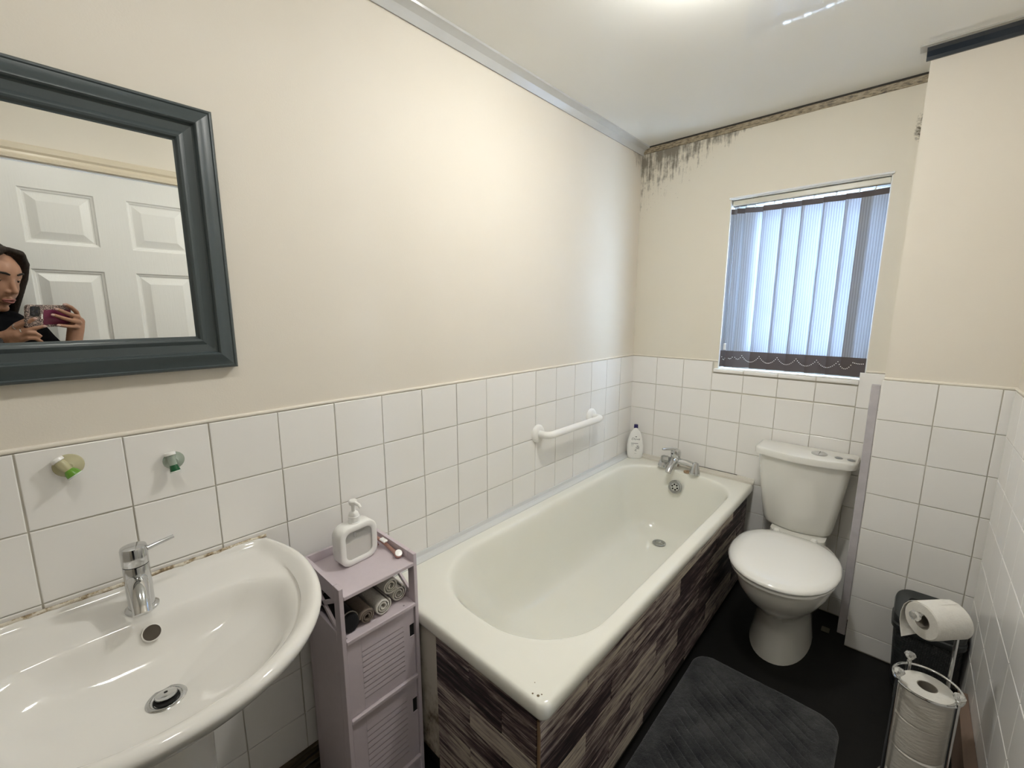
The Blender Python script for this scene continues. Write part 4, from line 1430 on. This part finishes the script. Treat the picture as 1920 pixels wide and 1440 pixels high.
tube(bm, [(AX, AY, .008), (AX, AY, .30), (AX, AY, AZ - .02)] + bez((AX, AY, AZ - .016), top_, top_ + AD * .016, 6) + [top_ + AD * .060, top_ + AD * .122 + Vector((0, 0, .004))], .0046, 12)
finish(bm, 'arm_rod', CHROME, st, 60)
bm = bmesh.new(); lathe(bm, [(.0045, 0), (.006, .003), (.005, .005), (.011, .009), (.0145, .015), (.012, .022), (.001, .025)], top_ + AD * .120 + Vector((0, 0, .004)), AD, 8); finish(bm, 'arm_crystal', GLASS, st, 5)

t = NT('toilet_paper')
v = t.coord()
t.p(Base_Color=t.mix(t.noise(v, 60., 3.), (.66, .64, .59, 1), (.74, .72, .67, 1)), Roughness=.95)
t.bump(t.math('ADD', t.noise(t.coord((1, 1, 1)), 90., 3.), t.math('MULTIPLY', t.noise(t.coord(), 380., 2.), .4)), .45, .0025)
PAPER = t.m
CARD = simple('grey_card_core', (.24, .215, .18, 1), .9)
t = NT('crinkled_wrapped_paper')
v = t.coord((24, 24, 90))
t.p(Base_Color=t.mix(t.noise(v, 1.5, 3.), (.56, .53, .48, 1), (.66, .63, .58, 1)), Roughness=.7)
t.bump(t.noise(v, 1.6, 4.), .5, .004)
CRINK = t.m


def paper_roll(h, r=.058):
    bm = bmesh.new()
    # closed annular body
    n = 48
    rings = []
    for rr, z in ((r - .003, 0), (r, .003), (r + .0006, h * .3), (r - .0004, h * .6), (r, h - .003), (r - .003, h), (.0215, h), (.0212, h - .001), (.0212, .001), (.0215, 0)):
        rings.append([Vector((rr * math.cos(2 * PI * k / n), rr * math.sin(2 * PI * k / n), z)) for k in range(n)])
    rings.append(rings[0])
    rv = [[bm.verts.new(p) for p in q] for q in rings[:-1]]
    for i in range(len(rv)):
        a_, b_ = rv[i], rv[(i + 1) % len(rv)]
        for k in range(n):
            bm.faces.new((a_[k], a_[(k + 1) % n], b_[(k + 1) % n], b_[k]))
    return bm


def core(h):
    bm = bmesh.new()
    n = 32
    rv = []
    for rr, z in ((.0208, .0006), (.0208, h - .0006), (.0194, h - .0006), (.0194, .0006)):
        rv.append([bm.verts.new((rr * math.cos(2 * PI * k / n), rr * math.sin(2 * PI * k / n), z)) for k in range(n)])
    for i in range(4):
        a_, b_ = rv[i], rv[(i + 1) % 4]
        for k in range(n):
            bm.faces.new((a_[k], a_[(k + 1) % n], b_[(k + 1) % n], b_[k]))
    return bm


labs = ['toilet roll at the top of the stacked rolls inside the stand, its end showing', 'second toilet roll from the top of the stack inside the stand', 'third toilet roll down in the stack inside the stand', 'lowest toilet roll of the stack inside the stand']
rh = .0955
base_roll = None
for k in range(4):
    z = .0105 + (3 - k) * (rh + .0005)
    o = thing('toilet_roll', labs[k], 'toilet roll', (HX + (.001, -.001, .002, -.002)[k], HY + (.0, .001, -.002, .001)[k], z), .3 * k, 'spare toilet rolls stacked in the stand')
    if base_roll is None:
        bp = finish(paper_roll(rh), 'paper', CRINK, o, 40); bc = finish(core(rh), 'core', CARD, o, 40)
        bp.data.materials.append(PAPER)
        for pg in bp.data.polygons:
            if abs(pg.normal.z) > .8:
                pg.material_index = 1
        base_roll = (bp, bc)
    else:
        for q in base_roll:
            c = q.copy(); COL.objects.link(c); c.parent = o
# roll hanging on the arm with its loose sheet
hr = thing('toilet_roll', 'part-used toilet roll hanging on the arm with a loose sheet', 'toilet roll')
RA = -AD                                                  # local z runs along the arm, back to the rod
RM = Matrix((Vector((0, 0, -1)), RA.cross(Vector((0, 0, -1))), RA)).transposed().to_4x4()
RM.translation = Vector((HX, HY, 0)) + top_ + AD * .115 + Vector((0, 0, -.0135))
hr.matrix_world = RM
bm = paper_roll(.098, .0475); finish(bm, 'paper', PAPER, hr, 40)
finish(core(.098), 'core', CARD, hr, 40)
# the sheet leaves the roll at the front and hangs down (local: x = -world z, y = world y, z = world x)
bm = bmesh.new()
pa = [(-.0478, -.004), (-.0445, .018), (-.031, .039), (-.012, .051), (.014, .056), (.040, .055), (.062, .050), (.078, .042)]
rings = []
for x, y in pa:
    rings.append([Vector((x, y, .001)), Vector((x, y, .097)), Vector((x, y + .0014, .097)), Vector((x, y + .0014, .001))])
rings[-1] = [Vector((.078, .038, -.006)), Vector((.070, .044, .098)), Vector((.070, .0454, .098)), Vector((.078, .0394, -.006))]
loft(bm, rings); finish(bm, 'loose_sheet', PAPER, hr, 60)

# ------------------------------------------------------------------ phone held by the photographer (seen in the mirror)
PH_C = CAM + CR * .054 - CU * .020 - CF * .0062
ph = thing('phone', 'phone in a leopard-print and magenta case held up to the mirror', 'phone')
PM = Matrix((CR, -CF, CU)).transposed().to_4x4()     # local x: camera right, y: towards the holder, z: up
PM.translation = PH_C
ph.matrix_world = PM
t = NT('leopard_print_case')
tc = t.n('ShaderNodeTexCoord')
vo = t.n('ShaderNodeTexVoronoi', {'Vector': tc.outputs['Object'], 'Scale': 260.}, feature='F1')
vn = t.noise(t.coord(), 170., 3.)
q = t.math('ADD', vo.outputs['Distance'], t.math('MULTIPLY_ADD', vn, .5, -.25))
ring_ = t.math('LESS_THAN', t.math('ABSOLUTE', t.math('SUBTRACT', q, .42)), .16)
leo = t.mix(ring_, (.52, .40, .35, 1), (.02, .012, .014, 1))
sp = t.n('ShaderNodeSeparateXYZ', {0: tc.outputs['Object']})
ex = t.math('MULTIPLY', t.math('GREATER_THAN', sp.outputs[0], -.022), t.math('LESS_THAN', t.math('ABSOLUTE', t.math('ADD', sp.outputs[2], t.math('MULTIPLY', vn, .008))), .028))
t.p(Base_Color=t.mix(ex, leo, (.15, .018, .055, 1)), Roughness=.35)
bm = bmesh.new()
rs = [[Vector((p.x, yy, p.y)) for p in rrect(.004, 0, .087 - i, .0415 - i, .012, 0, 6)] for i, yy in ((.002, -.0055), (0, -.004), (0, .004), (.002, .0055))]
loft(bm, rs); finish(bm, 'case', t.m, ph, 40)
bm = bmesh.new()
rs = [[Vector((p.x - .054, yy, p.y + .018)) for p in rrect(0, 0, .019, .0185, .007, 0, 6)] for yy in (-.0050, -.0059)]
loft(bm, rs); finish(bm, 'camera_bump', simple('black_camera_bump', (.012, .012, .014, 1), .3), ph)
for dx, dz in ((-.062, .027), (-.062, .010), (-.045, .018)):
    bm = bmesh.new(); lathe(bm, [(.0068, 0), (.0066, .0001)], (dx, -.0059, dz), (0, -1, 0), 18); finish(bm, 'lens', simple('lens_glass', (.02, .02, .03, 1), .05), ph)
bm = bmesh.new(); box(bm, (-.030, -.0058, -.010), (-.025, -.0054, .008)); finish(bm, 'white_sticker', WHITE_PLASTIC, ph)
bm = bmesh.new(); box(bm, (-.079, .0054, -.037), (.079, .0058, .037)); finish(bm, 'screen', simple('dark_screen', (.03, .03, .035, 1), .1), ph)

# ------------------------------------------------------------------ the photographer
_ico = {}


def blob_mesh(name, parts, voxel, m, parent, smooth_it=4, sculpt=None):
    """parts: (centre, radii or radius, 3x3 frame or None). Overlapping shells are fused into one surface."""
    bm = bmesh.new()
    for c, r, fr in parts:
        if not isinstance(r, (tuple, list)):
            r = (r, r, r)
        mt = Matrix.Diagonal((*r, 1))
        if fr is not None:
            mt = fr.to_4x4() @ mt
        mt = Matrix.Translation(Vector(c)) @ mt
        bmesh.ops.create_icosphere(bm, subdivisions=3 if max(r) > .03 else 2, radius=1.0, matrix=mt)
    me = bpy.data.meshes.new(name)
    bm.to_mesh(me); bm.free()
    tmp = bpy.data.objects.new(name, me); COL.objects.link(tmp)
    rm = tmp.modifiers.new('r', 'REMESH'); rm.mode = 'VOXEL'; rm.voxel_size = voxel; rm.adaptivity = 0
    if smooth_it:
        sm = tmp.modifiers.new('s', 'SMOOTH'); sm.iterations = smooth_it; sm.factor = .5
    dg = bpy.context.evaluated_depsgraph_get()
    out = bpy.data.meshes.new_from_object(tmp.evaluated_get(dg))
    bpy.data.objects.remove(tmp); bpy.data.meshes.remove(me)
    out.name = name
    if sculpt:
        for v in out.vertices:
            v.co = sculpt(v.co)
    for pg in out.polygons:
        pg.use_smooth = True
    out.materials.clear(); out.materials.append(m)
    return link(out, name, parent)


def chain(pts, rads):
    """spheres strung along a polyline so that the fused surface tapers"""
    out = []
    pts = [Vector(p) for p in pts]
    for (a, b), (r0, r1) in zip(zip(pts[:-1], pts[1:]), zip(rads[:-1], rads[1:])):
        n = max(2, int((b - a).length / (min(r0, r1) * .45)))
        for k in range(n + 1):
            s_ = k / n
            out.append((a.lerp(b, s_), r0 + (r1 - r0) * s_, None))
    return out


def MV(px, py, D):
    """a point the photograph shows at (px, py) in the mirror, D metres of optical depth along -x"""
    c = Vector(((px - 960) / 809, (py - 720) / 809, 1))
    r = CR * c.x - CU * c.y + CF * c.z
    return Vector((D - 1.176, CAM.y + r.y * D / -r.x, CAM.z + r.z * D / -r.x))


person = thing('person', 'person with long dark hair and black jumper holding up a phone, seen in the mirror', 'person', (1.335, -.19, 0))
POFF = -person.location


def poff(parts):
    return [(Vector(c) + POFF, r, f) for c, r, f in parts]


Fd = Vector((-.70, .66, -.30)).normalized()
Sd = Fd.cross(Vector((0, 0, 1))).normalized()
Ud = Sd.cross(Fd).normalized()
HC = MV(33, 549, 2.45) - Fd * .110 + Ud * .026
HFRAME = Matrix((Sd, Fd, Ud)).transposed()
H = lambda s_, f_, u_: HC + Sd * s_ + Fd * f_ + Ud * u_

t = NT('warm_skin')
t.p(Base_Color=t.mix(t.noise(t.coord(), 25., 3.), (.36, .185, .115, 1), (.43, .235, .155, 1)), Roughness=.5)
t.p(Subsurface_Weight=.0)
SKIN = t.m
hd = []
hd += [(H(0, -.012, .030), (.073, .093, .092), HFRAME), (H(0, .030, .022), (.065, .060, .075), HFRAME), (H(0, .033, -.024), (.0595, .055, .078), HFRAME), (H(0, .026, -.058), (.050, .052, .056), HFRAME), (H(0, .064, -.098), (.019, .017, .016), HFRAME)]
for s_ in (-1, 1):
    hd += [(H(s_ * .026, .067, .034), (.022, .016, .011), HFRAME)]
    hd += [(H(s_ * .0105, .091, -.030), .0070, None), (H(s_ * .071, -.008, -.006), (.008, .018, .028), HFRAME)]
hd += chain([H(0, .082, .024), H(0, .092, -.004), H(0, .103, -.026)], [.0075, .0080, .0090])
hd += chain([H(-.017, .076, -.060), H(0, .085, -.057), H(.017, .076, -.060)], [.005, .0080, .005])
hd += chain([H(-.015, .074, -.071), H(0, .082, -.072), H(.015, .074, -.071)], [.005, .0085, .005])
# neck, torso, legs
sh = Vector((1.338, -.185, 0))
Fb = Vector((-.95, .31, 0)).normalized(); Sb = Vector((Fb.y, -Fb.x, 0))
B = lambda s_, f_, z: sh + Sb * s_ + Fb * f_ + Vector((0, 0, z))
BF = Matrix((Sb, Fb, Vector((0, 0, 1)))).transposed()
neck = chain([H(0, -.022, -.070), B(0, .0, 1.40), B(0, -.01, 1.34)], [.052, .052, .062])
torso = [(B(0, 0, 1.22), (.150, .100, .15), BF), (B(0, 0, 1.08), (.128, .090, .14), BF), (B(0, -.005, .94), (.150, .105, .13), BF), (B(0, -.005, 1.31), (.145, .075, .065), BF), (B(-.06, .065, 1.21), (.065, .055, .06), BF), (B(.06, .065, 1.21), (.065, .055, .06), BF)]
# right arm -> phone's far end, left arm -> below the lens
rw = MV(139, 640, 2.50); lw = MV(4, 634, 2.415)
rsho, lsho = B(.165, .01, 1.31), B(-.165, .01, 1.31)
relb, lelb = Vector((1.395, .110, 1.095)), Vector((1.22, -.330, 1.085))
arms_skin = chain([relb, relb.lerp(rw, .6), rw], [.042, .034, .025]) + chain([lelb, lelb.lerp(lw, .6), lw], [.042, .034, .025])
upper = chain([rsho, relb], [.050, .041]) + chain([lsho, lelb], [.050, .041]) + chain([B(.05, -.01, 1.395), B(.11, 0, 1.355), rsho], [.048, .048, .050]) + chain([B(-.05, -.01, 1.395), B(-.11, 0, 1.355), lsho], [.048, .048, .050])
legs = []
for s_ in (-1, 1):
    legs += chain([B(s_ * .085, -.01, .92), B(s_ * .088, .01, .50), B(s_ * .09, -.015, .09)], [.088, .058, .040])
    legs += chain([B(s_ * .09, -.02, .05), B(s_ * .10, .13, .036)], [.042, .032])
# hands: palm plus five separate fingers each
hands = []
# right hand: grips the far end of the phone, fingers lie over the case towards the lens
palm = chain([rw, MV(142, 618, 2.505), MV(147, 603, 2.510)], [.026, .027, .021]) + chain([MV(137, 612, 2.50), MV(141, 600, 2.505)], [.020, .018])
fing = [([MV(146, 595, 2.512), MV(143, 585, 2.492), MV(133, 576, 2.462), MV(122, 571, 2.440)], [.0095, .0088, .0080, .0070]),
        ([MV(148, 600, 2.510), MV(145, 594, 2.478), MV(127, 588, 2.444), MV(108, 580, 2.420)], [.0098, .0092, .0082, .0070]),
        ([MV(150, 606, 2.508), MV(147, 604, 2.474), MV(127, 599, 2.440), MV(101, 591, 2.413)], [.0098, .0092, .0082, .0070]),
        ([MV(148, 613, 2.505), MV(143, 613, 2.470), MV(128, 612, 2.446), MV(112, 610, 2.428)], [.0092, .0085, .0076, .0066]),
        ([MV(138, 615, 2.515), MV(128, 611, 2.530), MV(118, 604, 2.520)], [.0115, .0100, .0085])]
hands += palm
for p_, r_ in fing:
    hands += chain(p_, r_)
# left hand: fingers come up from below-left and steady the lower corner of the phone
palm = chain([lw, MV(20, 630, 2.405), MV(32, 628, 2.395)], [.024, .025, .022]) + chain([MV(26, 638, 2.405), MV(38, 634, 2.395)], [.022, .018])
fing = [([MV(25, 616, 2.395), MV(38, 609, 2.380), MV(52, 604, 2.368), MV(64, 598, 2.362)], [.0095, .0085, .0078, .0068]),
        ([MV(37, 621, 2.388), MV(53, 618, 2.372), MV(68, 615, 2.366), MV(82, 612, 2.368)], [.0098, .0086, .0078, .0068]),
        ([MV(41, 629, 2.388), MV(54, 624, 2.366), MV(66, 625, 2.364), MV(75, 630, 2.372)], [.0096, .0088, .0080, .0070]),
        ([MV(41, 638, 2.390), MV(54, 634, 2.368), MV(66, 634, 2.366), MV(77, 640, 2.374)], [.0092, .0082, .0074, .0066]),
        ([MV(20, 620, 2.410), MV(32, 609, 2.418), MV(48, 601, 2.420)], [.0115, .0100, .0085])]
hands += palm
for p_, r_ in fing:
    hands += chain(p_, r_)


def face_sculpt(co):
    w_ = co - POFF - HC
    s_, f_, u_ = w_.dot(Sd), w_.dot(Fd), w_.dot(Ud)
    if f_ > .03 and abs(s_) < .08:
        for e in (-.031, .031):
            d2 = ((s_ - e) / .017) ** 2 + ((u_ - .010) / .012) ** 2
            w_ = w_ - Fd * .008 * math.exp(-d2)
    return w_ + HC + POFF


body = blob_mesh('body', poff(hd + neck + torso + arms_skin + upper + legs + hands), .0034, SKIN, person, 3, face_sculpt)
# clothing
KNIT = simple('black_knit', (.007, .007, .009, 1), .95, bump=.3, bscale=500., spec=.08)
top = [(c, tuple(x + .014 for x in r) if isinstance(r, tuple) else r + .014, f) for c, r, f in torso if c.z > 1.0] + \
      [(B(0, -.004, .985), (.178, .130, .105), BF), (B(0, -.004, 1.03), (.160, .115, .12), BF)] + \
      chain([B(.06, -.01, 1.385), B(.11, 0, 1.355), rsho], [.056, .060, .062]) + chain([B(-.06, -.01, 1.385), B(-.11, 0, 1.355), lsho], [.056, .060, .062]) + \
      chain([rsho, relb, relb.lerp(rw, .62)], [.060, .050, .040]) + chain([lsho, lelb, lelb.lerp(lw, .80)], [.060, .050, .039]) + chain([B(0, -.005, 1.375), B(0, -.01, 1.33)], [.068, .08])
blob_mesh('jumper', poff(top), .008, KNIT, person, 4)
trs = []
for s_ in (-1, 1):
    trs += chain([B(s_ * .085, -.01, .93), B(s_ * .088, .01, .50), B(s_ * .09, -.015, .10)], [.105, .072, .056])
trs += [(B(0, -.005, .95), (.165, .118, .12), BF)]
blob_mesh('trousers', poff(trs), .009, simple('black_trousers', (.012, .012, .016, 1), .8), person, 4)
for s_ in (-1, 1):
    blob_mesh('shoe', poff(chain([B(s_ * .09, -.035, .052), B(s_ * .10, .14, .042)], [.050, .040])), .007, simple('white_shoe', (.5, .5, .5, 1), .6), person, 4)
# hair: centre parting, falling past the shoulders
t = NT('dark_brown_hair')
hv = t.coord((90, 90, 6))
hn = t.noise(hv, 1.5, 4.)
t.p(Base_Color=t.mix(hn, (.006, .0035, .0025, 1), (.030, .017, .011, 1)), Roughness=.6, Specular_IOR_Level=.3)
t.bump(hn, .8, .004)
hair = []
hair += [(H(0, -.030, .040), (.086, .098, .098), HFRAME), (H(0, -.07, -.03), (.078, .055, .10), HFRAME)]
for s_ in (-1, 1):
    for k in range(7):
        b = k / 6
        f0 = .052 - .13 * b
        hair += chain([H(s_ * .006, f0, .118 - .035 * max(0, b - .5)), H(s_ * .040, f0 + .008 - .01 * b, .108 - .03 * b), H(s_ * .074, f0 - .010, .066 - .02 * b), H(s_ * (.088), f0 - .026, .010), H(s_ * (.088 - .008 * (1 - b)), f0 - .030, -.06), H(s_ * (.082 + .01 * b), f0 - .036 - .01, -.14), H(s_ * (.085 + .012 * b), f0 - .05, -.22 - .03 * b)],
                      [.011, .015, .017, .019, .020, .021, .012])


def off_the_door(co):
    x = co.x - POFF.x
    return Vector((min(x, 1.440 + (x - 1.440) * .28) + POFF.x, co.y, co.z)) if x > 1.440 else co


blob_mesh('hair', poff(hair), .0055, t.m, person, 4, off_the_door)
# eyes, brows, lips, nails, jewellery
EYE = simple('eye_white', (.55, .52, .48, 1), .2); IRIS = simple('dark_iris', (.02, .012, .008, 1), .1)
BROW = simple('dark_eyebrow', (.012, .008, .006, 1), .8); LIP_M = simple('rose_lips', (.30, .105, .09, 1), .4)
LASH = simple('dark_lash', (.02, .012, .01, 1), .7)
for s_ in (-1, 1):
    ec = H(s_ * .031, .0655, .010) + POFF
    bm = bmesh.new(); bmesh.ops.create_uvsphere(bm, u_segments=20, v_segments=12, radius=.0112, matrix=Matrix.Translation(ec)); finish(bm, 'eye', EYE, person)
    bm = bmesh.new(); lathe(bm, [(.0052, .0092), (.004, .0109), (.001, .0114)], ec, (Fd * .9 - Ud * .45), 16); finish(bm, 'iris', IRIS, person)
    # lids: the gaze is lowered, so the upper lid covers more than half of the eye
    for nm, keep in (('upper_eyelid', lambda w_: w_.dot(Ud) > .0006), ('lower_eyelid', lambda w_: w_.dot(Ud) < -.0058)):
        bm = bmesh.new(); bmesh.ops.create_uvsphere(bm, u_segments=40, v_segments=40, radius=.0123, matrix=Matrix.Translation(ec))
        bmesh.ops.delete(bm, geom=[v_ for v_ in bm.verts if not keep(v_.co - ec)], context='VERTS')
        finish(bm, nm, SKIN, person, 60)
    bm = bmesh.new(); tube(bm, [ec + Sd * (.0123 * math.sin(q)) + Fd * (.0123 * math.cos(q)) + Ud * .0004 for q in [-1.2 + 2.4 * k / 12 for k in range(13)]], .0011, 6); finish(bm, 'lash_line', LASH, person)
    bm = bmesh.new(); tube(bm, [H(s_ * .013, .0895, .034) + POFF, H(s_ * .024, .0880, .0385) + POFF, H(s_ * .038, .0815, .0395) + POFF, H(s_ * .051, .070, .033) + POFF], [.0030, .0038, .0034, .0016], 8); finish(bm, 'eyebrow', BROW, person, 60)
bm = bmesh.new(); tube(bm, [H(x * .021, .0935 - .0125 * x * x, -.0585 - .003 * abs(x)) + POFF for x in [-1 + k / 6 for k in range(13)]], [.001] + [.0033] * 11 + [.001], 8); finish(bm, 'upper_lip', LIP_M, person, 60)
bm = bmesh.new(); tube(bm, [H(x * .019, .0912 - .0115 * x * x, -.0695 + .005 * abs(x)) + POFF for x in [-1 + k / 6 for k in range(13)]], [.001] + [.0042] * 11 + [.001], 8); finish(bm, 'lower_lip', LIP_M, person, 60)
NAIL = simple('pale_pink_nail', (.62, .42, .38, 1), .2)
for p_ in (MV(121, 571, 2.432), MV(106, 579.5, 2.412), MV(99, 590.5, 2.405), MV(110, 610, 2.421), MV(66, 597.5, 2.356), MV(84, 612, 2.362)):
    bm = bmesh.new(); bmesh.ops.create_icosphere(bm, subdivisions=2, radius=1, matrix=Matrix.Translation(p_ + POFF) @ Matrix.Diagonal((.003, .0058, .0050, 1))); finish(bm, 'fingernail', NAIL, person)
# watch and ring
wd = (lelb - lw).normalized()
bm = bmesh.new(); lathe(bm, [(.0275, -.011), (.0285, -.008), (.0285, .008), (.0275, .011)], lw.lerp(lelb, .06) + POFF, wd, 28); finish(bm, 'watch_strap', simple('black_strap', (.015, .015, .017, 1), .4), person)
wn = Vector((-.95, .1, .25)); wn = (wn - wd * wn.dot(wd)).normalized()
bm = bmesh.new(); lathe(bm, [(.0175, .026), (.0185, .029), (.0175, .033), (.0155, .0335), (.001, .0335)], lw.lerp(lelb, .06) + POFF, wn, 28); finish(bm, 'watch_case', simple('steel_watch', (.10, .10, .11, 1), .25, .8), person)
for p0, p1 in ((MV(25, 616, 2.395), MV(38, 609, 2.380)), (MV(37, 621, 2.388), MV(53, 618, 2.372))):
    bm = bmesh.new(); c_ = p0.lerp(p1, .35) + POFF; ax = (p1 - p0).normalized(); u_ = ax.orthogonal().normalized(); v_ = ax.cross(u_)
    tube(bm, [c_ + (u_ * math.cos(2 * PI * k / 20) + v_ * math.sin(2 * PI * k / 20)) * .0098 for k in range(20)], .0016, 6, closed=True); finish(bm, 'silver_ring', CHROME, person)
